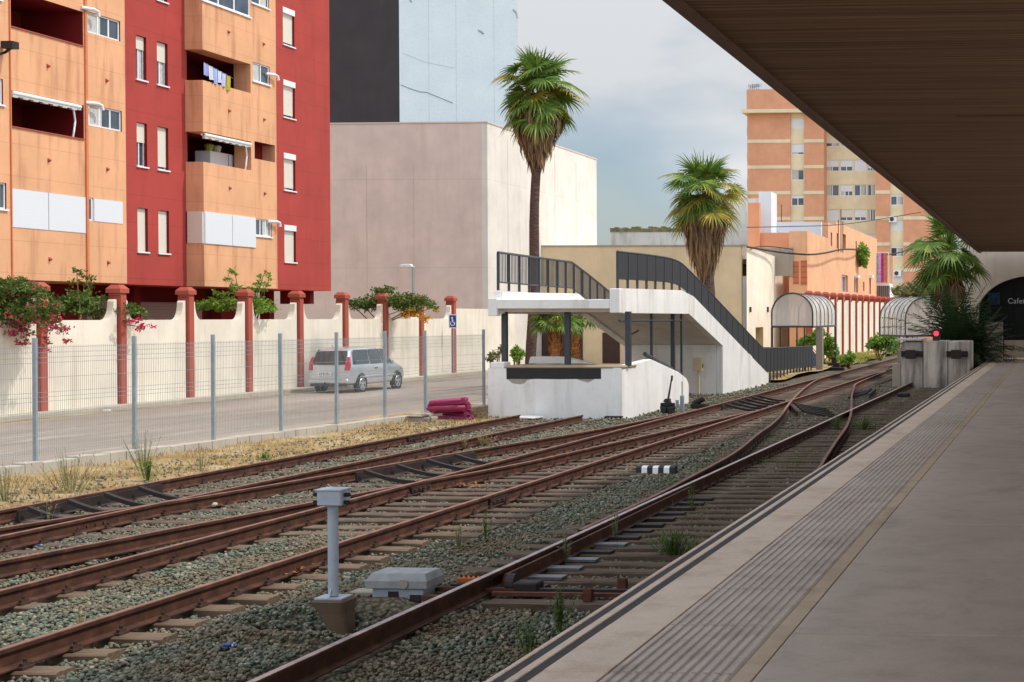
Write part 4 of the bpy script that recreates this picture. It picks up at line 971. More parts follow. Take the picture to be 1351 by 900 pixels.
for u, v0 in ((1106, 290), (1109.5, 276), (1112, 292), (1031, 270)): x_ = pt(u, 300, Y=YH+8).x; mb.tube([(x_, YH+8, 7), (x_, YH+8, zY(u, v0, YH+8))], .03, 5)
mb.build('aerial', M['dark_steel'], hs)
# balcony with washing at the far right of the house
bt = thing('washing_balcony', 'small iron balcony at the far end of the old orange house', 'balcony', (XH, Y4, 4))
bx0, bx1 = pt(1152, 350, Y=Y4).x, pt(1173, 350, Y=Y4).x
mb = MB(); mb.box(bx0, bx1, Y4-.05, Y4+.05, zY(1160, 377, Y4), zY(1160, 374, Y4)); mb.box(bx0, bx1, Y4+.06, Y4+3, 3.2, zY(1160, 374, Y4)); mb.box(bx1-.08, bx1, Y4-.04, Y4+.04, zY(1160, 374, Y4), zY(1160, 334, Y4)); mb.box(bx0, bx1, Y4-.04, Y4+.04, zY(1160, 334, Y4), zY(1160, 332.6, Y4)); mb.build('frame', M['pvc'], bt)
mb = MB(); mb.box(bx0-.2, bx1, Y4+3, Y4+3.3, -.2, zY(1160, 336, Y4)); mb.build('back_wall', M['house_orange'], bt)
mb = MB()
for k in range(9): xx = bx0+(bx1-bx0)*k/8; mb.box(xx-.05, xx+.05, Y4-.03, Y4+.03, -.2, zY(1160, 377, Y4))
mb.build('railing', M['bronze_door'], bt)
wsh = thing('hanging_washing', 'blue, pink and purple towels hung over the far iron balcony', 'laundry', (bx0, Y4-.2, 6))
for i, (u0, u1, c_) in enumerate(((1152, 1156.5, rgb(92, 140, 176)), (1156.7, 1159.2, rgb(130, 180, 210)), (1159.4, 1162.3, rgb(226, 150, 200)), (1162.4, 1166, rgb(150, 60, 150)), (1166.2, 1170.5, rgb(190, 120, 84)))):
    a, b = pt(u0, 350, Y=Y4-.2).x, pt(u1, 350, Y=Y4-.2).x; m = MB(); m.box(a, b, Y4-.22, Y4-.2, zY(1160, 373, Y4), zY(1160, 334, Y4)); m.build('towel', plain('towel_%d' % i, c_, .9, 0, .3, 4), wsh)

# ================================================================ FAR TOWER
YW = 178.0; tx = lambda u: pt(u, 250, Y=YW).x; tz = lambda v: zY(1050, v, YW)
tw = thing('apartment_tower', 'far orange apartment tower with cream bands and window strips', 'apartment building', (tx(1050), YW, 0))
FL = 34.0*YW/F; z0t = tz(152)
bands = [tz(152+34.1*k) for k in range(1, 9)]
def orange_strip(u0, u1, y):
    m = MB(); m.box(tx(u0), tx(u1)-.002, y, y+6, -.2, tz(150)); m.build('orange_face', M['tower_orange'], tw)
    for z_ in bands: m = MB(); m.box(tx(u0)-.03, tx(u1)-.004, y-.05, y-.002, z_-.2, z_+.2); m.build('floor_band', M['tower_cream'], tw)
orange_strip(986, 1043, YW); orange_strip(1061, 1087, YW); orange_strip(1155, 1174, YW); orange_strip(1192, 1240, YW)
m = MB(); m.box(tx(980.5), tx(1240), YW-.9, YW+12, tz(149.5), tz(145)); m.build('cornice', M['tower_cream'], tw)
m = MB(); m.box(tx(985.5), tx(1240), YW-.1, YW+12, tz(144.9), tz(117.5)); m.build('attic', M['tower_orange'], tw)
for (u0, u1, shl, cols2) in ((1043, 1061, [1, .8, 0, .3, 1, 1, .5, 1], 2), (1174, 1192, [1, 1, 1, .2, 1, .2, 1, 1], 2)):
    m = MB(); l_ = Multi(); H = []
    for k in range(8):
        z_ = z0t-FL*k-.35; H.append((tx(u0)+.05, tx(u1)-.05, z_-1.25, z_-.0))
    holes_wall(m, l_, (0, YW+.25, 0), VX, -VY, tx(u0), tx(u1), -.2, tz(150), H, .15)
    m.build('cream_face', M['tower_cream'], tw); l_.build('reveal', M['tower_cream'], tw)
    for k, h in enumerate(H): window(tw, (0, YW+.25, 0), VX, -VY, h[0], h[1], h[2], h[3], .1, shut=shl[k], fw=.08, cols=cols2, sill=False)
m = MB(); l_ = Multi(); H = []; YC = YW+2.2; cx_ = lambda u: pt(u, 250, Y=YC).x
for k in range(8):
    z_ = tz(176+33*k)
    for (a, b) in ((1089, 1107), (1108.5, 1125), (1127, 1143), (1144.5, 1155)): H.append((cx_(a), cx_(b), z_-1.35, z_, k))
holes_wall(m, l_, (0, YC, 0), VX, -VY, cx_(1086), cx_(1157), -.2, tz(150), [h[:4] for h in H], .2)
m.build('recessed_face', M['tower_cream'], tw); l_.build('reveal', M['tower_cream'], tw)
for h in H: window(tw, (0, YC, 0), VX, -VY, h[0], h[1], h[2], h[3], .12, shut=random.choice((1, .75, .6, 0, .7)), shm=random.choice(('shutter', 'shutter_beige')), fw=.08, cols=random.choice((2, 3)), sill=False)
for (u, v) in ((1178, 290), (1184, 361)):
    m = MB(); x_ = tx(u); z_ = tz(v); m.box(x_-.45, x_+.45, YW-.25, YW+.24, z_-.35, z_+.35); ac = m.build('air_conditioner', M['pvc'], tw)
    m = MB(); m.tube([(x_-.1, YW-.252, z_), (x_-.1, YW-.29, z_)], .25, 16); m.build('fan_grille', M['dark_steel'], ac)
m = MB()
for k in (1, 2, 3, 4, 5): z_ = tz(150+34.1*k); m.box(tx(983.5), tx(985.9), YW+1, YW+5, z_+.6, z_+1.6)
m.build('side_balcony', M['dark_steel'], tw)
an = thing('roof_aerial', 'cluster of thin aerials on the roof corner of the far tower', 'aerial', (tx(993), YW+1, tz(117)))
m = MB(); random.seed(3)
for k in range(5):
    u = 988+k*2.6; h = 5+random.random()*6; x_ = tx(u); m.tube([(x_, YW+1, tz(117.4)), (x_, YW+1, tz(117-h))], .03, 5)
    for q_ in range(3): z_ = tz(117-h+q_*1.5+.3); m.tube([(x_-.3-.2*(k % 2), YW+1, z_), (x_+.35, YW+1.5, z_)], .014, 4)
m.build('mast', M['dark_steel'], an)
# a neighbouring pale block low behind the tower base
m = MB(); m.box(pt(1240, 400, Y=185).x, pt(1300, 400, Y=185).x, 185, 195, -.2, zY(1250, 385, 185)); nb = m.build('distant_block', M['house_orange'], loc=(0, 185, 0))
tag(nb, 'plain far building base glimpsed behind the right palm', 'building')
# ================================================================ PERIMETER WALL (white, red pillars)
def perimeter(name, label, A, B, n, h, cap_h, th, first_skip=False, dip=.62, bays=None, base=0, pw_=.135):
    """wall from A to B with n bays; A,B (x,y); panels dip between pillars"""
    w = thing(name, label, 'wall', (A[0], A[1], base)); A = Vector((A[0], A[1], 0)); B = Vector((B[0], B[1], 0)); d = (B-A)/n; U = d.normalized(); N = Vector((U.y, -U.x, 0)); L = d.length
    for i in range(n):
        P = A+d*i; pts = []; hh = h-.12; r = dip; x0, x1 = .28, L-.28
        prof = [(.2, base-.2), (L-.2, base-.2), (L-.2, hh), (x1, hh)]
        for k in range(7): a = k/6*math.pi/2; prof.append((x1-.06-r*.55*(1-math.cos(a)), hh-.06-(r-.06)*math.sin(a)))
        for k in range(6, -1, -1): a = k/6*math.pi/2; prof.append((x0+.06+r*.55*(1-math.cos(a)), hh-.06-(r-.06)*math.sin(a)))
        prof.append((x0, hh)); prof.append((.2, hh))
        m = MB(); m.prism([P+U*u-N*(th/2)+VZ*z for u, z in prof], N*th); m.build('panel', M['white_panel'], w)
    for i in range(n+1):
        P = A+d*i; m = MB(); m.obox(P, U, N, -pw_, pw_, base-.2, h, -.2, .2); p = m.build('pillar', M['brick_paint'], w, bevel=.01)
        m = MB(); c = lambda a, z0, z1: m.obox(P, U, N, -a, a, z0, z1, -a, a)
        c(.17, h, h+.07); c(.225, h+.072, h+.2)
        top = [P+U*a+N*b+VZ*(h+.2) for a, b in ((-.225,-.225),(.225,-.225),(.225,.225),(-.225,.225))]; m.add(top+[P+U*a+N*b+VZ*(h+.32) for a, b in ((-.12,-.12),(.12,-.12),(.12,.12),(-.12,.12))], [(0,1,5,4),(1,2,6,5),(2,3,7,6),(3,0,4,7),(4,5,6,7)])
        m.build('cap', M['brick_paint'], p)
    return w
WX = -28.2
y8, y0 = yX(595, WX, 420), yX(50, WX, 460); pit = (y8-y0)/8
pw = perimeter('perimeter_wall', 'long white wall with scooped tops and red pillars behind the parking street', (WX, y0-2*pit), (WX, y8), 10, 3.32, .3, .2)
mb = MB(); mb.box(WX-.1, WX+.1, y8+.22, YF+.0, -.2, 3.05); mb.build('plain_panel', M['white_panel'], pw)
A2 = pt(1075, 430, Y=88); B2 = pt(1194, 430, Y=122)
zc = lambda u, v, Y: zY(u, v, Y)
perimeter('far_perimeter_wall', 'distant white wall with close red pillars below the old orange house', (A2.x, 86), (pt(1196, 420, Y=124).x, 124), 16, zY(1075, 391, 86), .3, .2, dip=.12, base=.2, pw_=.09)

# ================================================================ MESH FENCE ON ITS LOW BLOCK KERB
us = [45, 176, 280.5, 370, 443, 507, 561, 638]
FA, FB_ = pt(45, 602, X=-17.75), pt(638, 535, X=-16.3)
FA = Vector((-17.75, yX(45, -17.75), 0)); FB = Vector((-16.3, yX(638, -16.3), 0))
def fence_at(u):
    lo, hi = -1., 2.
    for _ in range(50):
        m_ = (lo+hi)/2; P = FA+(FB-FA)*m_; d = P-Vector((0, 0, 0)); uu = U0+F*((d.x*math.cos(YAW)+d.y*math.sin(YAW))/(-d.x*math.sin(YAW)+d.y*math.cos(YAW)))
        if uu < u: lo = m_
        else: hi = m_
    return FA+(FB-FA)*lo
FP = [fence_at(u) for u in us]; FP = [FP[0]*2-FP[1]] + FP; FP = [FP[0]*2-FP[1]] + FP
fn = thing('mesh_fence', 'galvanised wire mesh fence with steel posts along the street edge', 'fence', (FP[0].x, FP[0].y, .1))
for i, P in enumerate(FP):
    tl_ = Vector((random.uniform(-.02, .02), random.uniform(-.03, .03), 0)); m = MB(); q = [P+Vector((-.035, -.03, .05)), P+Vector((.035, -.03, .05)), P+Vector((.035, .03, .05)), P+Vector((-.035, .03, .05))]
    m.prism(q, VZ*2.27+tl_); m.build('post', M['galv'], fn, bevel=.005)
    if i:
        A = FP[i-1]; d = P-A; L = d.length; n = int(L/.05); V = []; Q = []
        def bar(p, q_, r):
            b = len(V); t_ = (q_-p).normalized(); a = Vector((1, 0, 0)) if abs(t_.z) > .5 else Vector((0, 0, 1)); c = t_.cross(a)
            for e in (p, q_):
                for s1, s2 in ((1, 0), (0, 1), (-1, 0), (0, -1)): V.append(e+a*r*s1+c*r*s2)
            for k in range(4): Q.append((b+k, b+(k+1) % 4, b+4+(k+1) % 4, b+4+k))
        for k in range(1, n): p = A+d*(k/n); bar(p+VZ*.25, p+VZ*2.18, .0034)
        for z_, o in ((.32, 0), (.52, 0), (.62, .03), (.70, 0), (.95, 0), (1.2, 0), (1.28, .03), (1.36, 0), (1.62, 0), (1.88, 0), (1.97, .03), (2.06, 0), (2.15, 0)):
            Nn = Vector((d.y, -d.x, 0)).normalized()*o; bar(A+d*.01+VZ*z_+Nn, A+d*.99+VZ*z_+Nn, .0036)
        raw_mesh('mesh_panel', [tuple(v) for v in V], Q, M['wire'], fn)
ck = thing('block_kerb', 'low kerb of grey concrete blocks under the mesh fence', 'kerb', (FP[0].x, FP[0].y, -.1))
m = MB(); d = (FP[-1]-FP[0]); L = d.length; U = d.normalized(); N = Vector((U.y, -U.x, 0)); k = 0
while k*.42 < L+.3:
    z_ = .16+random.uniform(-.02, .02); m.obox(FP[0], U, N, k*.42, k*.42+.408, -.15, z_, -.12+random.uniform(-.006, .006), .14+random.uniform(-.008, .008)); k += 1
m.build('blocks', M['kerb'], ck, bevel=.008)

# ================================================================ STREET LAMP, SIGN
lp = thing('street_lamp', 'slim street lamp with a flat white head in front of the mauve wall', 'street lamp', (0, 0, 0)); YLp = 74
x_ = pt(545, 380, Y=YLp).x; zt = zY(545, 350, YLp); WL[lp.name] = Vector((x_, YLp, -.2)); lp.location = (x_, YLp, -.2)
m = MB(); m.tube([(x_, YLp, -.2), (x_, YLp, zt)], [.07, .045], 10); m.build('pole', M['galv'], lp)
xh = pt(528, 350, Y=YLp).x; m = MB(); m.prism([(x_+.06, YLp-.13, zt-.09), (x_-.1, YLp-.13, zt+.06), (xh+.1, YLp-.13, zt+.04), (xh, YLp-.13, zt-.04), (xh+.05, YLp-.13, zt-.1)], (0, .26, 0)); m.build('lamp_head', M['pvc'], lp, bevel=.02)
ds = thing('disabled_parking_sign', 'blue wheelchair parking sign on a slim post before the white wall', 'sign', (0, 0, 0))
YS = y8-1.1; x_ = pt(598, 423, Y=YS).x; WL[ds.name] = Vector((x_, YS, .05)); ds.location = (x_, YS, .05)
z0_, z1_ = zY(598, 432, YS), zY(598, 416, YS); w_ = (z1_-z0_)*.28
m = MB(); m.tube([(x_, YS, .05), (x_, YS, z1_)], .035, 8); m.build('pole', M['galv'], ds)
m = MB(); m.box(x_-w_-.04, x_+w_+.04, YS-.06, YS-.04, z0_-.04, z1_+.04); m.build('border', M['sign_white'], ds)
m = MB(); m.box(x_-w_, x_+w_, YS-.066, YS-.0605, z0_, z1_); pl = m.build('plate', M['sign_blue'], ds)
def arc(cx, cz, r, a0, a1, n=12): return [(cx+r*math.cos(a0+(a1-a0)*k/n), YS-.07, cz+r*math.sin(a0+(a1-a0)*k/n)) for k in range(n+1)]
cz_ = z0_+(z1_-z0_)*.32; s_ = w_*.62
m = MB(); m.tube(arc(x_, cz_, s_, R(130), R(380)), .018, 6); m.tube([(x_-s_*.2, YS-.07, cz_+s_*2.4), (x_-s_*.15, YS-.07, cz_+s_*.8), (x_+s_*.6, YS-.07, cz_+s_*.7), (x_+s_*1.0, YS-.07, cz_-s_*.6)], .022, 6); m.tube([(x_-s_*.2, YS-.07, cz_+s_*1.6), (x_+s_*.5, YS-.07, cz_+s_*1.5)], .018, 6)
m.tube([(x_-s_*.25, YS-.075, cz_+s_*2.7), (x_-s_*.25, YS-.065, cz_+s_*2.7)], .04, 12); m.build('wheelchair_symbol', M['sign_white'], ds)

# ================================================================ RAMP STAIR STRUCTURE
SX, SL = -11.6, -14.85
sy = lambda u, v=450: yX(u, SX, v)
YD0 = sy(820, 400)
z_ = lambda u, v: zY(u, v, sy(u, v))
rs = thing('stair_bridge', 'white concrete stair bridge with dark railings, its deck on steel posts', 'stairway', (SX, YD0, 0))
zt_, zb_ = z_(822, 380), z_(826, 413)
TOPL = [(YD0, z_(822, 380.5)), (sy(899, 383), z_(899, 383)), (sy(915, 391), z_(915, 391)), (sy(1014, 494), z_(1014, 494))]
BOTL = [(YD0, zb_), (sy(909, 414), z_(909, 414)), (sy(953.5, 456), z_(953.5, 456))]
P3 = BOTL[2]; P2 = TOPL[3]
def along(poly, y):
    for (a, b), (c, d) in zip(poly, poly[1:]):
        if a <= y <= c: return b+(d-b)*(y-a)/(c-a)
    return poly[-1][1] if y > poly[-1][0] else poly[0][1]
def slab(m, x0, x1, top, bot, ys):
    """solid between two profiles along the tracks, split at the stations ys"""
    n = len(ys); vs = []
    for y in ys: t_, b_ = top(y), bot(y); vs += [(x0, y, b_), (x1, y, b_), (x1, y, t_), (x0, y, t_)]
    fs = [(i*4+j, i*4+(j+1) % 4, i*4+4+(j+1) % 4, i*4+4+j) for i in range(n-1) for j in range(4)] + [(0, 1, 2, 3), tuple(n*4-4+j for j in range(4))]
    m.add(vs, fs)
ysA = sorted({YD0, TOPL[1][0], TOPL[2][0], BOTL[1][0], P3[0]}); ysB = [P3[0]+.002, (P3[0]+P2[0])/2, P2[0]]
topf = lambda off: (lambda y: along(TOPL, y)-off)
m = MB(); slab(m, SX-.22, SX, topf(0), lambda y: along(BOTL, y), ysA); slab(m, SX-.22, SX, topf(0), lambda y: -.2, [P3[0], (P3[0]+P2[0])/2, P2[0]]); m.build('side_wall', M['white'], rs)
flo = TOPL[1][1]-.32
m = MB(); slab(m, SL+.002, SX-.222, topf(.32), lambda y: along(BOTL, y)+.03, ysA); slab(m, SL+.002, SX-.222, lambda y: max(-.1, along(TOPL, y)-.32), lambda y: -.25, [P3[0]+.03, (P3[0]+P2[0])/2, P2[0]-.01]); m.build('deck', plaster('shaded_concrete', rgb(222, 214, 206), rgb(130, 116, 104), .3, None, .4, .3), rs)
m = MB(); slab(m, SL-.25, SL, lambda y: along(TOPL, y)-(.1 if y < TOPL[1][0]+.1 else .25), lambda y: along(BOTL, y)-.02, ysA); slab(m, SL-.25, SL, topf(.25), lambda y: -.2, [P3[0], (P3[0]+P2[0])/2, P2[0]-.5]); m.build('left_kerb_wall', M['white'], rs)
m = MB(); m.box(SL-.3, SX-.252, YD0-.25, YD0-.002, zY(700, 407.5, YD0), zY(700, 395, YD0)); m.box(SX-.25, SX+.02, YD0-.25, YD0-.002, zb_, zt_-.02); m.box(SL-.3, SL-.05, YD0-.27, YD0-.0, zb_-.08, zY(700, 394, YD0)+.01); m.build('edge_beam', M['white'], rs, bevel=.015)
m = MB(); m.box(SL+.004, SX-.23, P3[0]-.03, P3[0]+.02, -.2, P3[1]+.02); m.build('end_wall', M['white'], rs)
# railings
def railing(par, X, path, gap, H, post, sheet_=False, barp=.11):
    """path [(Y, ztop)], H height of infill, gap below it"""
    def zt(y):
        for (a, b), (c, d) in zip(path, path[1:]):
            if a <= y <= c: return b+(d-b)*(y-a)/(c-a)
        return path[-1][1]
    fr = MB(); fr.tube([(X, a, b) for a, b in path], .035, 6); fr.tube([(X, a, b-H) for a, b in path], .022, 5); rl_ = fr.build('railing', M['dark_steel'], par)
    y = path[0][0]
    while y <= path[-1][0]+.01: m = MB(); m.box(X-.034, X+.034, y-.018, y+.018, zt(y)-H-gap, zt(y)-.01); m.build('post', M['dark_steel'], rl_); y += post
    if sheet_:
        m = MB(); n = len(path); m.add([(X+.02, a, b-.02) for a, b in path]+[(X+.02, a, b-H) for a, b in path], [(k, k+1, n+k+1, n+k) for k in range(n-1)]); m.add([(X-.0, a, b-.02) for a, b in path]+[(X-.0, a, b-H) for a, b in path], [(k, k+1, n+k+1, n+k) for k in range(n-1)]); m.build('infill_sheet', M['dark_mesh'], rl_)
    m = MB(); y = path[0][0]
    while y < path[-1][0]: m.box(X-.009, X+.009, y-.009, y+.009, zt(y)-H, zt(y)); y += barp
    m.build('bars', M['dark_steel'], rl_)
    return rl_
sr = lambda u, v: (sy(u, v), z_(u, v))
railing(rs, SX-.1, cat([Vector((0, *sr(819.5, 332))), Vector((0, *sr(870, 338))), Vector((0, *sr(896, 344))), Vector((0, *sr(915, 359))), Vector((0, *sr(960, 407))), Vector((0, *sr(1009, 459)))], 4) and [(p.y, p.z) for p in cat([Vector((0, *sr(819.5, 332))), Vector((0, *sr(870, 338))), Vector((0, *sr(896, 344))), Vector((0, *sr(915, 359))), Vector((0, *sr(960, 407))), Vector((0, *sr(1009, 459)))], 4)], .28, .72, .95, True)
ly = lambda u, v: (yX(u, SL-.1, v), zY(u, v, yX(u, SL-.1, v)))
railing(rs, SL-.12, [ly(658, 333), ly(710, 340), ly(755, 346), ly(775, 361), ly(795, 377), ly(813, 392)], .22, .8, .8)
gp = [ly(1, 1)]
guard = thing('guard_railing', 'low dark sheet railing with open feet beyond the foot of the stair', 'railing', (SX-.1, P2[0], 0))
gy0, gy1 = sy(1010, 459), sy(1076, 458)
railing(guard, SX-.15, [(gy0+.1, zY(1010, 460, gy0)), (gy1, zY(1076, 457, gy1))], .75, .95, .8, True)
m = MB(); m.box(SX-3, SX-.16, gy1-.05, gy1+.0, .3, 1.2); m.build('end_sheet', M['dark_mesh'], guard)
# steel posts and lower handrails
spx = [(666, 485, SL+.25, YD0+.25), (749, 485, -13.1, YD0+.35), (829, 478, SX-.12, YD0+.12)]
for i, (u, v, X, Y) in enumerate(spx):
    x = pt(u, 450, Y=Y).x; m = MB(); m.box(x-.07, x+.07, Y-.07, Y+.07, [1.25, 1.25, zY(829, 483, YD0)][i], zb_+.04); m.build('steel_post', M['dark_steel'], rs)
for u, w in ((865, .035), (893, .06), (904, .03)):
    y = sy(u, 450); m = MB(); m.box(SX-.12-w, SX-.12+w, y-w, y+w, .2, zb_+.02); m.build('steel_post', M['dark_steel'], rs)
m = MB(); m.tube([(SX-.12, YD0+.2, z_(832, 423)), (SX-.12, sy(904), z_(904, 423))], .03, 6)
m.tube([(SX-.14, sy(857, 465), z_(857, 467)), (SX-.14, sy(905, 494), z_(905, 494))], .06, 6); m.tube([(SX-.1, sy(857, 472), z_(857, 474)), (SX-.1, sy(905, 500), z_(905, 502))], .03, 6)
m.tube([(SX-1.2, sy(881), .6), (SX-1.2, sy(881), 2.1), (SX-1.2, sy(893), 2.25)], .03, 6)
for k in range(7): m.box(SX-1.3, SX-.2, sy(872+k*3.5), sy(872+k*3.5)+.03, 1.1-.1*k, 1.16-.1*k)
m.build('lower_handrail', M['dark_steel'], rs)
# low walls round the stair well
lw = thing('stairwell_wall', 'broken white parapet round the stairwell with a black beam let into its top', 'wall', (SX, YD0, 0))
YB = yX(820, -11.5, 550); Lx = pt(644, 520, Y=YB).x; zL = zY(700, 486, YB)
bmx0, bmx1 = pt(668, 493, Y=YB).x, pt(793, 493, Y=YB).x; zbm = zY(700, 500, YB)
random.seed(5)
br = [(bmx0+(bmx1-bmx0)*t_, zbm-dz) for t_, dz in ((0, .0), (.03, .05), (.06, .12), (.14, .15), (.19, .12), (.22, .03), (.3, .0), (.55, .01), (.74, -.0), (.79, .05), (.86, .1), (.9, .05), (.93, .0), (1, .0))]
outl = [(Lx, -.2), (-11.5, -.2), (-11.5, zL), (bmx1+.002, zL)] + br[::-1] + [(bmx0-.002, zL), (Lx, zL)]
m = MB(); m.prism([(a, YB, b) for a, b in outl], (0, .3, 0)); m.build('front_wall', M['white'], lw)
m = MB(); m.box(bmx0+.004, bmx1-.004, YB+.012, YB+.5, zbm+.002, zL+.0); m.build('beam', M['black'], lw)
m = MB(); m.box(bmx0+.05, bmx1-.05, YB+.02, YB+.31, zbm-.2, zbm-.002); m.build('exposed_core', M['concrete'], lw)
m = MB(); m.box(bmx0-.05, bmx1+.6, YB-.02, YB+1.3, zL+.003, zL+.07); m.build('top_slab', plaster('weathered_slab', rgb(170, 150, 124), rgb(120, 90, 60), .5, None, .5, .4), lw, bevel=.02)
m = MB(); m.box(Lx+.05, bmx0-.06, YB+.02, YB+.5, zL+.002, zY(655, 478, YB)); m.prism([(bmx0+.1, YB+1.4, zL+.07), (bmx0+.15, YB+1.4, zL+.27), (bmx0+1.0, YB+1.4, zL+.27), (bmx0+1.9, YB+1.4, zL+.07)], (0, .5, 0)); m.build('kerb_block', M['white'], lw, bevel=.02)
sp = [(YB-.02, -.2), (yX(908, -11.5, 530), -.2), (yX(908, -11.5, 500), zY(908, 507, yX(908, -11.5, 500))), (yX(905, -11.5, 500), zY(905, 499, yX(905, -11.5, 500))), (yX(895, -11.5, 490), zY(895, 491, yX(895, -11.5, 490))), (yX(858, -11.5, 474), zY(858, 474, yX(858, -11.5, 474))), (YB-.02, zY(820, 484, YB))]
m = MB(); m.prism([(-11.72, a, b) for a, b in sp], (.24, 0, 0)); m.build('side_parapet', M['white'], lw, bevel=.015)
m = MB(); m.box(Lx, Lx+.3, YB+.302, YB+5, -.2, zL-.05); m.build('left_wall', M['white'], lw)
m = MB(); m.box(-11.9, -11.45, YB-.2, YB-.025, -.1, .06); m.build('drain_box', M['black'], lw)
eb = thing('electrical_box', 'cream electrical box on a thin post against the wall under the stair', 'electrical box', (SX-.4, P3[0]-.6, 0))
ye = P3[0]-.6; xe = pt(930, 480, Y=ye).x; xe0, xe1 = pt(916, 480, Y=ye).x, pt(927, 480, Y=ye).x
m = MB(); m.box(xe0, xe1, ye-.15, ye+.15, zY(920, 489, ye), zY(920, 472, ye)); m.build('box', M['tan'], eb, bevel=.01)
m = MB(); m.box((xe0+xe1)/2-.03, (xe0+xe1)/2+.03, ye-.04, ye+.04, -.1, zY(920, 489, ye)); m.build('post', M['tan'], eb)
m = MB(); m.box(xe1+.001, xe1+.02, ye-.05, ye+.03, zY(920, 485, ye), zY(920, 480, ye)); m.build('lock', M['black'], eb)

# ================================================================ CURVED GLAZED SHELTERS
def shelter(name, label, P, rz, W_, Hb, Hs, L, mat, feet):
    s = thing(name, label, 'shelter', P, rz=rz); n = 16
    prof = [(-W_/2, Hb)] + [(-W_/2*math.cos(math.pi*k/n), Hs+(W_/2)*math.sin(math.pi*k/n)*1.0) for k in range(n+1)] + [(W_/2, Hb)]
    m = MB(); k = len(prof); m.add([(a, 0, b) for a, b in prof]+[(a, L, b) for a, b in prof], [(i, i+1, k+i+1, k+i) for i in range(k-1)]); m.build('vault', M[mat], s, local=True, smooth=True)
    m = MB(); m.add([(a*.98, L-.02, b) for a, b in prof], [tuple(range(k))]); m.build('end_glazing', M['perspex'], s, local=True)
    m = MB(); m.add([(a*.98, .02, b) for a, b in prof], [tuple(range(k))]); m.build('end_glazing', M['perspex'], s, local=True)
    nr = 7
    for i in range(nr): yy = L*i/(nr-1); m = MB(); m.tube([(a*1.01, yy, b*1.003) for a, b in prof], .02 if 0 < i < nr-1 else .04, 6); m.build('rib', M['dark_steel'], s, local=True)
    m = MB()
    for x in (-W_/2, W_/2): m.box(x-.04, x+.04, -.03, L+.03, Hb-.06, Hb+.03)
    m.box(-W_/2, W_/2, -.03, .03, Hb-.05, Hb+.04); m.build('bottom_rail', M['dark_steel'], s, local=True)
    for x, y, w in feet:
        m = MB(); m.box(x-w, x+w, y-w, y+w, 0, Hb-.05); m.build('post', M['concrete'] if w > .1 else M['dark_steel'], s, local=True)
    return s
YSh = 72.0; xs0, xs1 = pt(1018.5, 430, Y=YSh).x, pt(1072, 430, Y=YSh).x; Wd = xs1-xs0; zbm_ = zY(1045, 431, YSh); ztp = zY(1045, 387, YSh)
Lsh = yX(1102, xs1, 430)-YSh
shelter('vaulted_shelter', 'barrel-vaulted clear plastic shelter over the underpass stair beyond the ramp', ((xs0+xs1)/2, YSh, -.1), 0, Wd, zbm_+.1, ztp+.1-Wd/2, Lsh, 'perspex',
        [(-Wd/2, 0, .05), (-Wd/2+.3, .6, .03), (-Wd/2+.6, 1.2, .03), (-Wd/2+.9, 1.8, .03), (-Wd/2+1.2, 2.2, .03), (Wd/2-.0, 2.2, .16), (Wd/2, Lsh, .05)])
m = MB(); yb = yX(1082, -12.0, 480); m.box(-12.6, -11.9, yb, yb+.5, 0, .62); m.box(-12.5, -12.0, yb-.02, yb, .62, .8); bb = m.build('blue_box', plain('grey_blue_box', rgb(96, 116, 140), .6, .1, .2, 5), loc=(-12.2, yb, 0), bevel=.03)
tag(bb, 'blue-grey metal box at the foot of the clear shelter post', 'equipment box')
m = MB(); m.box(-11.7, -11.1, yb+.6, yb+1.1, -.05, .3); m.tube([(-11.4, yb+.8, .3), (-11.4, yb+.8, .6)], .15, 10); m.box(-12.4, -10.7, yb-.6, yb-.3, -.1, .12)
tag(m.build('point_motor', M['iron'], loc=(-11.4, yb+.8, 0), bevel=.02), 'dark point motor on a pale base next to the blue-grey box', 'point motor')
YS2 = 78.0; xq = pt(1222, 430, Y=YS2).x
shelter('ribbed_shelter', 'ribbed arched shelter half hidden behind the palms and buffer stop', (xq, YS2, .0), R(28), 2.3, zY(1200, 443, YS2), zY(1210, 392, YS2)-1.15, 3.6, 'perspex', [(-1.1, 0, .05), (1.1, 0, .05)])

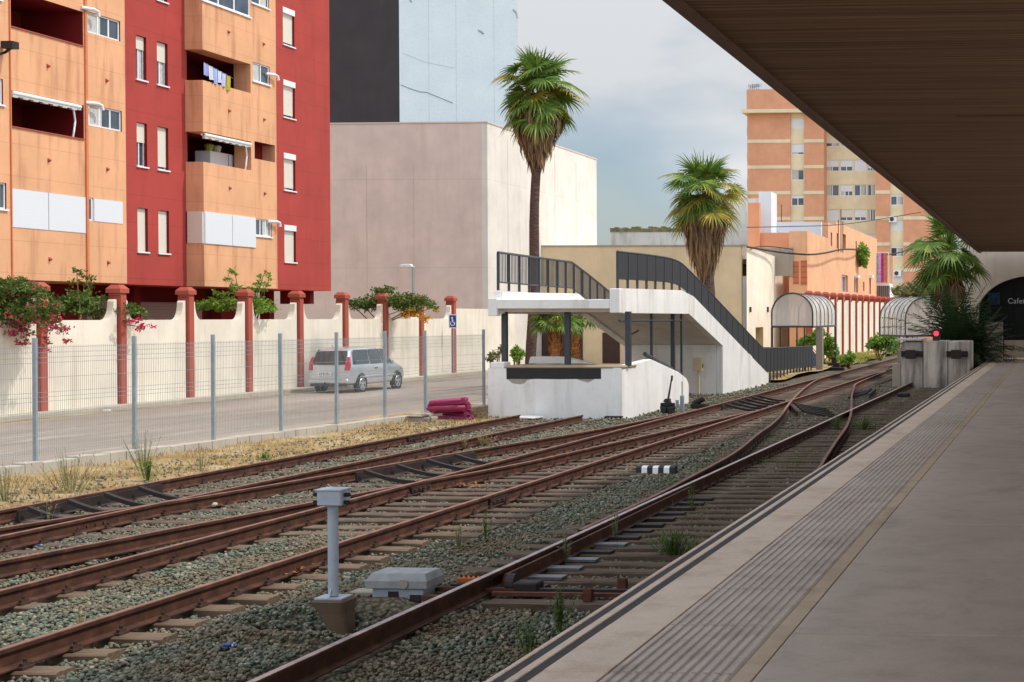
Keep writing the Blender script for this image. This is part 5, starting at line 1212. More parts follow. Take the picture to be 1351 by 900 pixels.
# ================================================================ CAR
def car(P):
    c = thing('parked_van', 'silver people carrier parked against the white wall, seen from behind', 'car', P)
    ST = [(0.0, .70, .42, .98, .62, 1.02), (.03, .78, .34, 1.0, .66, 1.10), (.12, .82, .30, 1.02, .68, 1.30), (.30, .83, .28, 1.03, .67, 1.60), (.45, .84, .28, 1.03, .66, 1.68), (1.2, .85, .26, 1.02, .66, 1.73), (2.2, .85, .26, 1.0, .66, 1.72),
          (2.9, .85, .26, .99, .64, 1.62), (3.35, .85, .26, .98, .62, 1.40), (3.75, .84, .27, .96, .60, 1.14), (3.95, .83, .28, .93, .58, 1.02), (4.35, .80, .32, .84, .5, .90), (4.55, .72, .38, .72, .45, .76), (4.62, .60, .45, .6, .4, .64)]
    def sec(w, zb, zm, wr, zr):
        wz = [(w*.9, zb), (w*.985, zb+.08), (w, zb+(zm-zb)*.45), (w*.99, zm-.06), (w*.97, zm)]
        if zr > zm+.1: wz += [(w*.97+(wr-w*.97)*.85, zm+(zr-zm)*.8), (wr*.92, zr-.03), (wr*.6, zr)]
        else: wz += [(w*.93, zm+(zr-zm)*.5), (w*.85, zr-.01), (w*.6, zr)]
        return wz
    m = MB(); rows = []
    for (y, w, zb, zm, wr, zr) in ST:
        s_ = sec(w, zb, zm, wr, zr); rows.append([(-a, y, b) for a, b in s_[::-1]][::-1]); rows[-1] = [(a, y, b) for a, b in s_] + [(-a, y, b) for a, b in s_[::-1]]
    n = len(rows[0]); vs = [p for r_ in rows for p in r_]; fs = []
    for i in range(len(rows)-1):
        for j in range(n): fs.append((i*n+j, i*n+(j+1) % n, (i+1)*n+(j+1) % n, (i+1)*n+j))
    fs += [tuple(range(n-1, -1, -1)), tuple((len(rows)-1)*n+j for j in range(n))]
    m.add(vs, fs); body = m.build('body', M['car'], c, local=True, smooth=True)
    mod = body.modifiers.new('sub', 'SUBSURF'); mod.levels = mod.render_levels = 2
    # side surface for glazing
    def xs_(y, z):
        for a, b in zip(ST, ST[1:]):
            if a[0] <= y <= b[0]:
                t_ = (y-a[0])/(b[0]-a[0]); w, zb, zm, wr, zr = [a[k]+(b[k]-a[k])*t_ for k in range(1, 6)]; q = min(1, max(0, (z-zm)/max(.05, (zr-zm)*.8))); return w*.97+(wr-w*.97)*.85*q
        return .8
    for sgn in (1, -1):
        for (ya, yb_, yc, yd) in (((.32, .50), (1.55, 1.55), 1.62, 1.07), ((1.62, 1.62), (2.55, 2.50), 1.62, 1.06), ((2.62, 2.56), (3.55, 2.88), 1.58, 1.05)):
            pb0, pt0 = ya; pb1, pt1 = yb_; m = MB(); g = 6; V_ = []
            for i in range(g+1):
                for j in range(5):
                    t_ = i/g; s2 = j/4; z = yd+(yc-yd)*s2; y = (pb0+(pb1-pb0)*t_)*(1-s2)+(pt0+(pt1-pt0)*t_)*s2; V_.append((sgn*(xs_(y, z)+.012), y, z))
            m.add(V_, [(i*5+j, i*5+j+1, i*5+5+j+1, i*5+5+j) for i in range(g) for j in range(4)]); m.build('side_window', M['car_glass'], c, local=True, smooth=True)
        m = MB(); m.add([(sgn*.60, -.035, .96), (sgn*.775, -.0, .96), (sgn*.80, .05, 1.32), (sgn*.70, .10, 1.34), (sgn*.835, .18, 1.0), (sgn*.79, .2, 1.36)], [(0, 1, 2, 3), (1, 4, 5, 2)]) if False else m.prism([(sgn*.64, -.03, .86), (sgn*.80, -.0, .86), (sgn*.80, .03, 1.12), (sgn*.735, .10, 1.36), (sgn*.655, .07, 1.34)], (0, .14, 0)); m.build('tail_light', M['tail'], c, local=True)
        m = MB(); m.box(sgn*.835, sgn*.868, .75, 3.6, .56, .62); m.build('side_moulding', M['car'], c, local=True, bevel=.008)
        m = MB(); m.tube([(sgn*.84, 3.15, 1.03), (sgn*.98, 3.13, 1.06)], [.04, .06], 8); m.box(sgn*.90, sgn*1.03, 3.05, 3.13, 1.02, 1.16); m.build('wing_mirror', M['car'], c, local=True, bevel=.02)
        m = MB(); m.box(sgn*.855, sgn*.875, 1.9, 2.1, .88, .91); m.build('door_handle', M['car_trim'], c, local=True)
        for yy in (.88, 3.72):
            a = MB(); a.tube([(sgn*.80, yy, .33), (sgn*.856, yy, .33)], .40, 26); a.build('wheel_arch', M['black'], c, local=True)
            w = MB(); w.tube([(sgn*.66, yy, .315), (sgn*.68, yy, .315), (sgn*.85, yy, .315), (sgn*.868, yy, .315)], [.27, .315, .315, .28], 26); wh = w.build('wheel', M['rubber'], c, local=True, smooth=False)
            w = MB(); w.tube([(sgn*.868, yy, .315), (sgn*.874, yy, .315)], .215, 22); w.build('rim_disc', M['car_trim'], wh, local=True)
            w = MB()
            for k in range(5):
                a_ = 2*math.pi*k/5+.3; dx_ = (math.cos(a_), math.sin(a_)); nx = (-dx_[1], dx_[0]); q = [(r_*dx_[0]+h*nx[0], r_*dx_[1]+h*nx[1]) for r_, h in ((.03, -.045), (.205, -.04), (.205, .04), (.03, .045))]
                w.prism([(sgn*.875, yy+a, .315+b) for a, b in q], (sgn*.014, 0, 0))
            w.tube([(sgn*.873, yy+.0, .315), (sgn*.895, yy, .315)], .05, 10); cir = [(sgn*.88, yy+.215*math.cos(2*math.pi*k/24), .315+.215*math.sin(2*math.pi*k/24)) for k in range(25)]; w.tube(cir, .014, 5); w.build('rim', M['alloy'], wh, local=True)
    m = MB(); V_ = []
    RW = [(1.075, .012, .69), (1.2, .062, .665), (1.35, .125, .645), (1.5, .205, .625), (1.585, .262, .60)]
    for z, y, w in RW: V_ += [(-w, y-.018+.03, z), (-w*.5, y-.026, z), (0, y-.028, z), (w*.5, y-.026, z), (w, y-.018+.03, z)]
    m.add(V_, [(r_*5+j, r_*5+j+1, r_*5+5+j+1, r_*5+5+j) for r_ in range(4) for j in range(4)]); m.build('rear_window', M['car_glass'], c, local=True, smooth=True)
    m = MB(); m.box(-.78, .78, -.065, .02, .36, .54); m.build('rear_bumper', M['car'], c, local=True, bevel=.04)
    m = MB(); m.box(-.74, .74, -.05, .01, .26, .35); m.build('under_valance', M['car_trim'], c, local=True, bevel=.02)
    m = MB(); m.box(-.42, .12, -.04, -.02, .66, .80); pl = m.build('number_plate', M['sign_white'], c, local=True)
    m = MB()
    for k, (a, b) in enumerate(((0, 1), (1, 0), (1, 1), (0, 0), (1, 1), (0, 1))): x = -.36+k*.075; m.box(x, x+.018, -.045, -.041, .685, .775); m.box(x+.019, x+.05, -.045, -.041, .757, .775) if a else None; m.box(x+.019, x+.05, -.045, -.041, .685, .703) if b else None
    m.build('plate_characters', M['black'], pl, local=True)
    m = MB(); m.box(-.6, .6, 3.0, 3.02, 1.1, 1.2) if False else m.add([(-.6, 3.62, 1.17), (.6, 3.62, 1.17), (.56, 2.98, 1.6), (-.56, 2.98, 1.6)], [(0, 1, 2, 3)]); m.build('windscreen', M['car_glass'], c, local=True)
    m = MB(); m.tube([(-.1, .5, 1.7), (-.1, .42, 1.8)], .012, 5); m.build('aerial', M['car_trim'], c, local=True)
    m = MB(); m.tube([(-.1, -.05, .33), (-.1, -.13, .33), (-.1, -.13, .42)], .025, 8); m.build('tow_ball', M['black'], c, local=True)
    for sgn in (-1, 1):
        m = MB(); m.box(sgn*.45, sgn*.7, 4.32, 4.5, .6, .76); m.build('headlight', M['pvc'], c, local=True, bevel=.03)
    return c
pc = pt(434, 519, Z=-.05); van = car((pc.x, pc.y, -.05)); van.rotation_euler = (0, 0, R(-1.5)); van.scale = (.93, .98, .95)

# ================================================================ TRACKSIDE OBJECTS
# purple hose
hz = thing('hose_coil', 'stack of thick purple corrugated hose lying by the fence kerb', 'hose', (pt(587, 556, Z=0).x, pt(587, 556, Z=0).y, 0)); hp = WL[hz.name]
def loop(cx, cy, rx, ry, z, tilt, ph, a0=0, a1=6.3, n=40): return [(cx+rx*math.cos(a0+(a1-a0)*k/n), cy+ry*math.sin(a0+(a1-a0)*k/n), max(.05, z+tilt*math.cos(a0+(a1-a0)*k/n+ph))) for k in range(n+1)]
random.seed(12)
for i in range(12):
    pts = loop(hp.x+random.uniform(-.10, .08)+.01*i, hp.y+.05+random.uniform(-.05, .1), random.uniform(.54, .66)-.012*i, random.uniform(.28, .45), .065+(i//2)*.092, random.uniform(-.03, .045), random.uniform(-.5, .5), random.uniform(0, 6), 0); pts = pts[:38]
    pp = cat([Vector(p) for p in pts], 6); m = MB(); m.tube(pp, [.058 if (k % 3) else .050 for k in range(len(pp))], 9); m.build('coil', M['hose'], hz, smooth=True)
# signal post with concrete footing
p = pt(440, 790, Z=.1); sp_ = thing('signal_post', 'short grey steel post with a junction box on top and a concrete footing', 'signal post', (p.x, p.y, -.2))
zt = zY(440, 645, p.y); x, y = p.x, p.y; fr_ = .14
m = MB(); m.tube([(x, y, .13), (x, y, zt-.12)], .047, 16); m.build('pole', M['grey_paint'], sp_, smooth=False)
m = MB(); m.box(x-.13, x+.13, y-.11, y+.11, .108, .122); m.prism([(x-.006, y-.1, .122), (x+.006, y-.1, .122), (x+.006, y-.05, .2), (x-.006, y-.05, .2)], (0, .01, 0)); m.build('base_plate', M['grey_paint'], sp_)
m = MB(); m.box(x-.105, x+.125, y-.1, y+.1, zt-.15, zt); bxp = m.build('junction_box', M['grey_paint'], sp_, bevel=.012)
m = MB(); m.box(x-.112, x+.132, y-.108, y+.108, zt-.012, zt+.006); m.build('lid', M['grey_paint'], bxp, bevel=.004)
m = MB()
for q in ((x-.14, zt-.05), (x-.14, zt-.12), (x+.15, zt-.05), (x+.15, zt-.12)): m.tube([(q[0]-.03, y-.03, q[1]), (q[0]+.03, y-.03, q[1])], .014, 6); m.box(q[0]-.018, q[0]+.018, y-.05, y-.01, q[1]-.018, q[1]+.018)
m.build('clamp', M['iron'], bxp)
m = MB(); n_ = 10; rowp = []
def ring(z, s, ox): return [(x+ox+s*a, y+s*b, z) for a, b in ((-.13,-.12), (.13,-.12), (.13,.12), (-.13,.12))]
lv = [(-.42, .62, .12), (-.3, .66, .10), (-.15, .78, .07), (-.02, .95, .03), (.09, 1.22, .0), (.107, 1.2, 0)]
vs = [q for z, s, ox in lv for q in ring(z, s, ox)]; fs = [(i*4+j, i*4+(j+1) % 4, i*4+4+(j+1) % 4, i*4+4+j) for i in range(len(lv)-1) for j in range(4)] + [(3, 2, 1, 0), tuple(len(lv)*4-4+j for j in range(4))]
m.add(vs, fs); m.build('footing', plaster('brown_stained_concrete', rgb(104, 90, 76), rgb(58, 46, 36), .5, None, .6, .6), sp_, bevel=.02)
# point machine
p = pt(482, 790, Z=-.0); y = p.y; x0 = pt(489, 790, Y=y).x; x1 = pt(553, 790, Y=y).x
pm = thing('point_machine', 'grey metal point machine housing with a sloped lid on the ballast', 'point machine', ((x0+x1)/2, y, -.05))
zl = zY(520, 777, y); zt = zY(520, 757, y); D = .36; xa_, xb_ = pt(482, 790, Y=y).x, pt(572, 790, Y=y).x
m = MB(); m.box(x0, x1+.03, y+.03, y+D, -.12, zl); m.build('base_case', M['grey_paint'], pm, bevel=.012)
m = MB(); b0 = [(xa_-.0, y-.01), (x1+.08, y-.01), (x1+.08, y+D+.04), (xa_, y+D+.04)]; t0 = [(xa_+.05, y+.03), (x1+.045, y+.03), (x1+.05, y+D), (xa_+.05, y+D)]
m.add([(a, b, zl+.001) for a, b in b0]+[(a, b, zl+.075) for a, b in b0]+[(a, b, zt) for a, b in t0], [(3,2,1,0), (0,1,5,4),(1,2,6,5),(2,3,7,6),(3,0,4,7),(4,5,9,8),(5,6,10,9),(6,7,11,10),(7,4,8,11),(8,9,10,11)]); m.build('lid', plain('weathered_grey_paint', rgb(150, 152, 154), .65, .1, .22, 7, .2), pm, bevel=.005)
m = MB(); xc = (xa_+x1)/2+.12; m.tube([(xc, y+.005, zl+.05), (xc, y-.03, zl+.05)], .045, 14); m.build('lock_cap', M['concrete'], pm)
m = MB(); m.box(xc-.17, xc-.07, y+.018, y+.03, zl-.1, zl-.03); m.box(xc+.05, xc+.15, y+.0, y+.03, zl-.13, zl-.06); m.build('label_plate', M['iron'], pm)
m = MB(); m.box(xa_-.28, xa_+.02, y+.25, y+.45, -.05, .02); m.build('side_plate', M['concrete'], pm, bevel=.01)
m = MB(); m.box(x1+.05, x1+.5, y-.08, y+.0, .0, .05); m.box(x1+.08, x1+.95, y+.28, y+.33, .02, .06); m.build('drive_rod', M['rust'], pm)
# striped fouling marker
p = pt(840, 624, Z=.0); p2 = pt(892, 624, Z=0); zt = zY(866, 615, p.y); n_ = 7
fm = thing('fouling_marker', 'black and white striped marker block lying between the tracks', 'marker', (p.x, p.y, -.02))
for k in range(n_):
    a = p.x+(p2.x-p.x)*k/n_; b = p.x+(p2.x-p.x)*(k+1)/n_; m = MB(); m.prism([(a, p.y-.06, -.06), (a, p.y-.04, zt*.8), (a, p.y-.0, zt), (a, p.y+.1, zt), (a, p.y+.14, zt*.8), (a, p.y+.16, -.06)], (b-a-.001, 0, 0)); m.build('stripe', M['sign_white'] if k % 2 else M['black'], fm)
# hand lever
p = pt(881, 545, Z=.0); hl = thing('point_lever', 'tall black hand lever for the points standing in front of the white parapet', 'point lever', (p.x, p.y, 0)); x, y = p.x, p.y
m = MB(); m.box(x-.17, x-.02, y-.15, y+.15, 0, .16); m.box(x+.03, x+.17, y-.15, y+.15, 0, .16); m.box(x-.2, x+.2, y-.08, y+.08, .1, .2); m.tube([(x-.2, y, .24), (x+.2, y, .24)], .05, 8); m.box(x-.07, x+.07, y-.1, y+.1, .2, .4); m.build('stand', M['black'], hl, bevel=.01)
zt = zY(887, 497, y); xt = pt(886.5, 497, Y=y).x; m = MB(); m.tube([(x, y, .3), (xt, y, zt)], [.03, .02], 8); m.tube([(xt-.01, y, zt-.12), (xt+.005, y, zt+.03)], .03, 8); m.build('lever', M['black'], hl)
m = MB(); m.tube([(x, y, .36), (x-.01, y, .30)], [.09, .13], 10); m.build('counterweight', M['iron'], hl, bevel=.01)
p = pt(900, 543, Z=0); gs = thing('ground_indicator', 'thin grey point indicator stake next to the black hand lever', 'indicator', (p.x, p.y, 0))
m = MB(); m.tube([(p.x, p.y, -.05), (p.x, p.y, 1.05-.2)], .018, 6); m.box(p.x-.05, p.x+.05, p.y-.05, p.y+.05, 0, .45); m.box(p.x-.19, p.x-.11, p.y, p.y+.06, .1, .32); m.build('stake', M['galv'], gs)
p = pt(925, 538, Z=0); m = MB(); m.box(p.x-.3, p.x+.2, p.y-.1, p.y+.2, -.02, .12); m.tube([(p.x-.25, p.y, .1), (p.x+.1, p.y, .28)], .09, 8)
tag(m.build('point_gear', M['iron'], loc=p, bevel=.02), 'low dark point gear on the gravel right of the hand lever', 'point gear')
# litter, slabs
p = pt(725, 620, Z=0)
for u, v, s, mt, la in ((303, 853, .05, 'sign_blue', 'crumpled blue and white wrapper lying on the near ballast'), (141, 432+111, .10, 'sign_white', 'pale bit of litter by the far kerb of the street'), (52, 720, .03, 'sign_blue', 'tiny blue scrap of litter between the left rails')):
    p = pt(u, v, Z=.02); m = MB(); m.box(-s, s*.4, -s*.5, s*.5, 0, s*.5); m.cur = 1; m.box(s*.41, s, -s*.4, s*.45, 0, s*.6); m.cur = 0
    tag(m.build('litter', [M[mt], M['sign_white']], loc=p, local=True, bevel=s*.15), la, 'litter')
ic_ = lambda s: None
for u, v, s, la in ((135, 663, .09, 'round pale stone between the siding rails at left'), (125, 825, .0, ''), (283, 668, .05, 'small pale stone beside the siding rail')):
    if s: p = pt(u, v, Z=.03); o = stones('loose_stone', np.array([[p.x, p.y, p.z+s*.4]]), np.array([s]), M['kerb']); tag(o, la, 'stone')
p = pt(700, 612, Z=0); m = MB(); p = pt(690, 553, Z=0)
m.prism([(p.x-.4, p.y, .03), (p.x+.3, p.y-.15, .02), (p.x+.55, p.y+.3, .03), (p.x-.1, p.y+.5, .04)], (0, 0, .03)); tag(m.build('broken_slab', M['white'], loc=p), 'flat white chip of render lying by the siding rail end', 'rubble')
p = pt(560, 556, Z=0); m = MB(); m.box(p.x-.5, p.x+.25, p.y-.3, p.y+.3, -.1, .12); m.box(p.x-.35, p.x+.1, p.y-.33, p.y+.1, .12, .17); tag(m.build('concrete_chunk', M['concrete'], loc=p, bevel=.03), 'broken concrete chunk just left of the purple hose', 'rubble')
p = pt(712, 800, Z=.03)
# overhead cables
def cable(label, pts, r):
    m = MB(); pp = cat([Vector(p) for p in pts], 8); m.tube(pp, r, 5); tag(m.build('cable', M['black'], loc=pts[0]), label, 'cable')
cable('thick sagging black cable slung across the orange house', [pt(986, 326, Y=YTF-.3), pt(1030, 333, Y=YH-1.2), pt(1066, 336, Y=YH-1.0), pt(1088, 334, X=XH+.5), pt(1110, 329.5, X=XH+.4), pt(1130, 329.5, X=XH+.4), pt(1150, 332.5, Y=Y4-.5), pt(1178, 335, Y=Y4+1), pt(1240, 317, Y=Y4+6)], .06)
cable('thin upper wire crossing in front of the far tower', [pt(985, 300, Y=92), pt(1040, 299, Y=93), pt(1100, 297, Y=95), pt(1150, 291, Y=97), pt(1215, 280, Y=99)], .025)
cable('thin wire hanging at the gable of the tan building', [pt(988, 327, Y=YTF-.2), pt(1012, 325, Y=YH-1.4), pt(1046, 329, Y=YH-.4)], .03)
# ================================================================ VEGETATION
class Leafs:
    def __init__(s): s.V = []; s.Q = []
    def strip(s, pts, ws, side):
        b = len(s.V)
        for p, w in zip(pts, ws): s.V.append(p-side*w); s.V.append(p+side*w)
        for k in range(len(pts)-1): s.Q.append((b+2*k, b+2*k+1, b+2*k+3, b+2*k+2))
    def build(s, name, mat, parent): return raw_mesh(name, [tuple(v) for v in s.V], s.Q, mat, parent)
def fan_leaf(LG, PT, C, d, lp, rf, nb, droop, rnd, spread=115, w=.035, tip=0):
    """one fan leaf: stalk from C along d, then nb blades"""
    up = VZ; pts = []; p = Vector(C); v = Vector(d).normalized()
    for k in range(6): pts.append(p.copy()); v = (v+Vector((0, 0, -.035*droop))).normalized(); p = p+v*(lp/5)
    side = v.cross(up); side = side.normalized() if side.length > .05 else Vector((1, 0, 0)); v = (v+Vector((0, 0, -tip))).normalized()
    PT.strip(pts, [.022]*6, side)
    nrm = side.cross(v).normalized(); hub = pts[-1]; roll = rnd.uniform(-.5, .5); side = (side*math.cos(roll)+nrm*math.sin(roll)).normalized(); nrm = side.cross(v).normalized()
    for i in range(nb):
        a = R(-spread+2*spread*i/(nb-1)) + rnd.uniform(-.04, .04); dr = (v*math.cos(a)+side*math.sin(a)).normalized(); L = rf*(1-.22*abs(math.sin(a*.7)))*rnd.uniform(.88, 1.08)
        q = hub.copy(); bp = [q.copy()]; dd = dr.copy()
        for k in range(4):
            dd = (dd+Vector((0, 0, -(.05+.16*k*k*.35)*droop*rnd.uniform(.7, 1.3)))+nrm*(.05 if k == 0 else 0)).normalized(); q = q+dd*(L/4); bp.append(q.copy())
        sd2 = dr.cross(nrm).normalized(); LG.strip(bp, [w*.25, w, w*.9, w*.5, w*.06], (sd2+nrm*.35*(1 if i % 2 else -1)).normalized())
def fan_palm(name, label, base, top, r0, lean, nleaf, lp, rf, skirt_h, skirt_r, seed, yellow=.0, trunk_r=(.2, .17), nb=22, dark=False, mn=-35):
    rnd = random.Random(seed); T = thing(name, label, 'palm tree', base)
    C = Vector((base[0]+lean, base[1], top)); B = Vector(base); m = MB(); n = 14
    m.tube([B.lerp(C, k/n)+Vector((.04*math.sin(k*.8+seed), 0, 0)) for k in range(n+1)], [(trunk_r[0]*1.5 if k == 0 else trunk_r[0]+(trunk_r[1]-trunk_r[0])*k/n)*(1+.03*rnd.uniform(-1, 1)) for k in range(n+1)], 12); m.build('trunk', M['bark'], T, smooth=True)
    G, Yl, P_, D = Leafs(), Leafs(), Leafs(), Leafs()
    for i in range(nleaf):
        t_ = (i+.5)/nleaf; el = R(84-(84-mn)*t_)+rnd.uniform(-.1, .1); az = i*2.39996+rnd.uniform(-.2, .2)
        d = Vector((math.cos(el)*math.cos(az), math.cos(el)*math.sin(az), math.sin(el)))
        st_ = C+Vector((0, 0, .35-.5*t_))
        y_ = rnd.random() < yellow*(t_**1.3)*1.6
        fan_leaf(Yl if y_ else G, P_, st_, d, lp*(rnd.uniform(.85, 1.15) if i % 3 else rnd.uniform(.3, .6))*(.5+.85*math.sin(math.pi*min(1, t_*1.3+.05))**1 if t_ < .72 else .95), rf*rnd.uniform(.9, 1.1), nb, .3+.75*t_, rnd, 108, .042, .15+.75*math.sin(math.pi*min(1, t_*1.15)))
    # skirt: dead fronds folded down against the trunk
    for i in range(int(620*skirt_h*skirt_r/2.2)):
        t_ = rnd.random(); az = rnd.uniform(0, 6.283); z0 = C.z-.1-skirt_h*t_*.72; rr = skirt_r*(1-t_*.75)*rnd.uniform(.45, 1.0)*(.55 if t_ < .06 else 1); o = Vector((math.cos(az), math.sin(az), 0))
        L = rnd.uniform(.5, 1.1)*skirt_h*.38; p0 = Vector((C.x-lean*(C.z-z0)/max(1, C.z-base[2]), C.y, z0))+o*rr*.72; p1 = p0+o*rr*.22+Vector((0, 0, -L*.3)); p2 = p1+o*rr*.0+Vector((rnd.uniform(-.06, .06), rnd.uniform(-.06, .06), -L*.4)); p3 = p2-o*rr*.12+Vector((rnd.uniform(-.08, .08), rnd.uniform(-.08, .08), -L*.35))
        D.strip([p0, p1, p2, p3], [rnd.uniform(.02, .05), rnd.uniform(.03, .07), rnd.uniform(.02, .05), .006], Vector((-math.sin(az+rnd.uniform(-.9, .9)), math.cos(az+rnd.uniform(-.9, .9)), 0)))
    for i in range(26):      # half-fallen dead fans round the top of the skirt
        az = rnd.uniform(0, 6.283); el = R(rnd.uniform(-62, -28)); d = Vector((math.cos(el)*math.cos(az), math.cos(el)*math.sin(az), math.sin(el)))
        fan_leaf(D, P_ if i % 2 else D, C+Vector((0, 0, -.2-rnd.random()*.5)), d, lp*.75, rf*.8, 11, 3.4, rnd, 60, .028)
    G.build('crown', M['palm_dark'] if dark else M['palm'], T)
    if Yl.Q: Yl.build('yellowing_fronds', M['palm_yellow'], T)
    P_.build('stalks', M['petiole'], T); D.build('dead_fronds', M['palm_dead'], T)
    return T
YP1 = 58.0; b = pt(700, 478, Y=YP1); c1 = pt(710, 135, Y=YP1)
fan_palm('fan_palm', 'tall fan palm with long bare trunk and shaggy skirt before the pale side wall', (b.x, YP1, -.1), c1.z, 0, c1.x-b.x, 66, 1.0, 1.05, 2.4, 1.35, 4, .22, (.22, .16))
YP2 = 68.0; b = pt(938, 470, Y=YP2); c2 = pt(928, 268, Y=YP2)
fan_palm('fan_palm', 'shorter fan palm with yellowing leaves and thick brown skirt behind the ramp railing', (b.x, YP2, -.1), c2.z, 0, c2.x-b.x, 62, 1.15, 1.15, 3.5, 1.3, 9, .55, (.35, .3))
YP3 = 66.5; b = pt(1262, 470, Y=YP3); c3 = pt(1250, 345, Y=YP3)
fan_palm('fan_palm', 'fan palm under the canopy edge beside the cafe wall', (b.x, YP3, 0), c3.z, 0, c3.x-b.x, 44, 1.15, 1.25, 2.3, .8, 15, .05, (.3, .28))
def small_palm(label, u, v, Y, h, seed, r=.18):
    b = pt(u, v, Y=Y); rnd = random.Random(seed); T = thing('young_palm', label, 'palm tree', (b.x, Y, -.1)); m = MB()
    n = 10; m.tube([(b.x, Y, -.1+(h+.1)*k/n) for k in range(n+1)], [r*(1+.12*rnd.uniform(-1, 1)) for k in range(n+1)], 10); tr_ = m.build('trunk', M['bark_orange'], T)
    D = Leafs()
    for i in range(180):
        az = rnd.uniform(0, 6.28); z0 = rnd.uniform(.1, h); o = Vector((math.cos(az), math.sin(az), 0)); p = Vector((b.x, Y, z0))+o*r*.95; D.strip([p, p+o*.07+VZ*.12, p+o*.10+VZ*.2], [.04, .03, .008], Vector((-o.y, o.x, 0)))
    D.build('leaf_bases', M['bark_orange'], tr_)
    G, P_ = Leafs(), Leafs()
    for i in range(26):
        t_ = (i+.5)/26; el = R(80-85*t_); az = i*2.4+seed; d = Vector((math.cos(el)*math.cos(az), math.cos(el)*math.sin(az), math.sin(el))); fan_leaf(G, P_, (b.x, Y, h+.1), d, .55, .62, 18, .8+t_, rnd)
    G.build('crown', M['palm'], T); P_.build('stalks', M['petiole'], T)
small_palm('young palm with shaggy orange trunk seen under the bridge deck, the left one', 733, 482, 52.5, 2.3, 3)
small_palm('young palm with thinner orange trunk under the bridge deck, right of the other', 759, 478, 56.5, 2.45, 8, .13)
def feather_palm(label, P, h, nf, L, seed, spread=1.0, az0=0, az1=6.283):
    rnd = random.Random(seed); T = thing('feather_palm', label, 'palm tree', P); C = Vector(P)+VZ*h; m = MB(); m.tube([Vector(P), C], [.25, .2], 10); m.build('trunk', M['bark'], T)
    G, P_ = Leafs(), Leafs()
    for i in range(nf):
        t_ = (i+.5)/nf; el = R(82-75*t_*spread)+rnd.uniform(-.1, .1); az = az0+(az1-az0)*((i*.618) % 1); v = Vector((math.cos(el)*math.cos(az), math.cos(el)*math.sin(az), math.sin(el))); p = C.copy(); pts = [p.copy()]; l = L*rnd.uniform(.75, 1.1); vs = []
        for k in range(16): v = (v+Vector((0, 0, -.045-.03*t_))).normalized(); p = p+v*(l/16); pts.append(p.copy()); vs.append(v.copy())
        sd_ = v.cross(VZ).normalized(); P_.strip(pts, [.02]*17, sd_)
        for k in range(2, 16):
            for s_ in (-1, 1):
                for e in (0, .5):
                    q = pts[k].lerp(pts[k+1] if k < 16 else pts[k], e); ll = .42*math.sin(math.pi*min(1, (k+2)/17.5))*l/2.2*rnd.uniform(.8, 1.1); dr = (sd_*s_*.85+vs[k-1]*.55+VZ*rnd.uniform(-.25, .15)).normalized(); G.strip([q, q+dr*ll*.5, q+dr*ll-VZ*.06], [.012, .024, .004], vs[k-1])
    G.build('fronds', M['palm_dark'], T); P_.build('stalks', M['palm_dark'], T); return T
pb = pt(1258, 470, Y=63.5); feather_palm('big dark feather palm behind the buffer stop, nearest the lamp', (pb.x, 63.5, 0), 1.2, 70, 3.2, 5)
pb = pt(1285, 470, Y=65); feather_palm('dark feather palm between the buffer stop and the platform-end cabinet', (pb.x, 65, 0), .9, 50, 2.7, 6)

def shrub(name, label, cat_, P, blobs, n, size, mat, seed, stem=True, flowers=None, sub='leaves', stems=8):
    """blobs: (dx,dy,dz,rx,ry,rz) clumps relative to P"""
    rnd = random.Random(seed); T = thing(name, label, cat_, P); G, Fl = Leafs(), Leafs(); tot = sum(b[3]*b[4]*b[5] for b in blobs)**1.0
    for b in blobs:
        k = max(20, int(n*(b[3]*b[4]*b[5])/tot))
        twigs = []
        for _ in range(max(3, k//14)):
            v = Vector((rnd.gauss(0, 1), rnd.gauss(0, 1), rnd.gauss(0, 1))).normalized()*rnd.random()**.5
            twigs.append(Vector((b[0]+v.x*b[3], b[1]+v.y*b[4], b[2]+v.z*b[5])))
        for _ in range(k):
            c = twigs[rnd.randrange(len(twigs))]; p = Vector(P)+c+Vector((rnd.gauss(0, 1)*b[3]*.13, rnd.gauss(0, 1)*b[4]*.13, rnd.gauss(0, 1)*b[5]*.13))
            d = Vector((rnd.gauss(0, 1), rnd.gauss(0, 1), rnd.gauss(0, .8))).normalized(); s_ = d.cross(Vector((rnd.gauss(0, 1), rnd.gauss(0, 1), rnd.gauss(0, 1)))).normalized(); l = size*rnd.uniform(.6, 1.3)
            (Fl if flowers and rnd.random() < flowers[1](c) else G).strip([p, p+d*l*.5+s_*.0, p+d*l], [l*.06, l*.26, l*.03], s_)
    G.build(sub, M[mat], T)
    if flowers and Fl.Q: Fl.build('flowers', M[flowers[0]], T)
    if stem:
        m = MB()
        for _ in range(stems):
            b = blobs[rnd.randrange(len(blobs))]; e = Vector(P)+Vector((b[0]+rnd.uniform(-.5, .5)*b[3], b[1]+rnd.uniform(-.5, .5)*b[4], b[2]+b[5]*.5)); s0 = Vector(P)+Vector((rnd.uniform(-.1, .1), rnd.uniform(-.1, .1), 0)) if name not in ('wall_shrub', 'bougainvillea') else Vector((WX-.5, e.y+rnd.uniform(-.5, .5), 2.3)); m.tube([s0, s0.lerp(e, .5)+Vector((rnd.uniform(-.1, .1), 0, .1)), e], [.03, .02, .008] if size > .08 else [.008, .006, .003], 5)
        m.build('stems', M['stem'], T)
    return T
def blobs_px(P, Y, lst, dep=.7):
    """clumps given as (u,v,ru,rv) seen at depth Y, relative to P"""
    o = []
    for u, v, ru, rv in lst: q = pt(u, v, Y=Y); k = Y/F; o.append((q.x-P[0], q.y-P[1], q.z-P[2], ru*k, dep, rv*k))
    return o
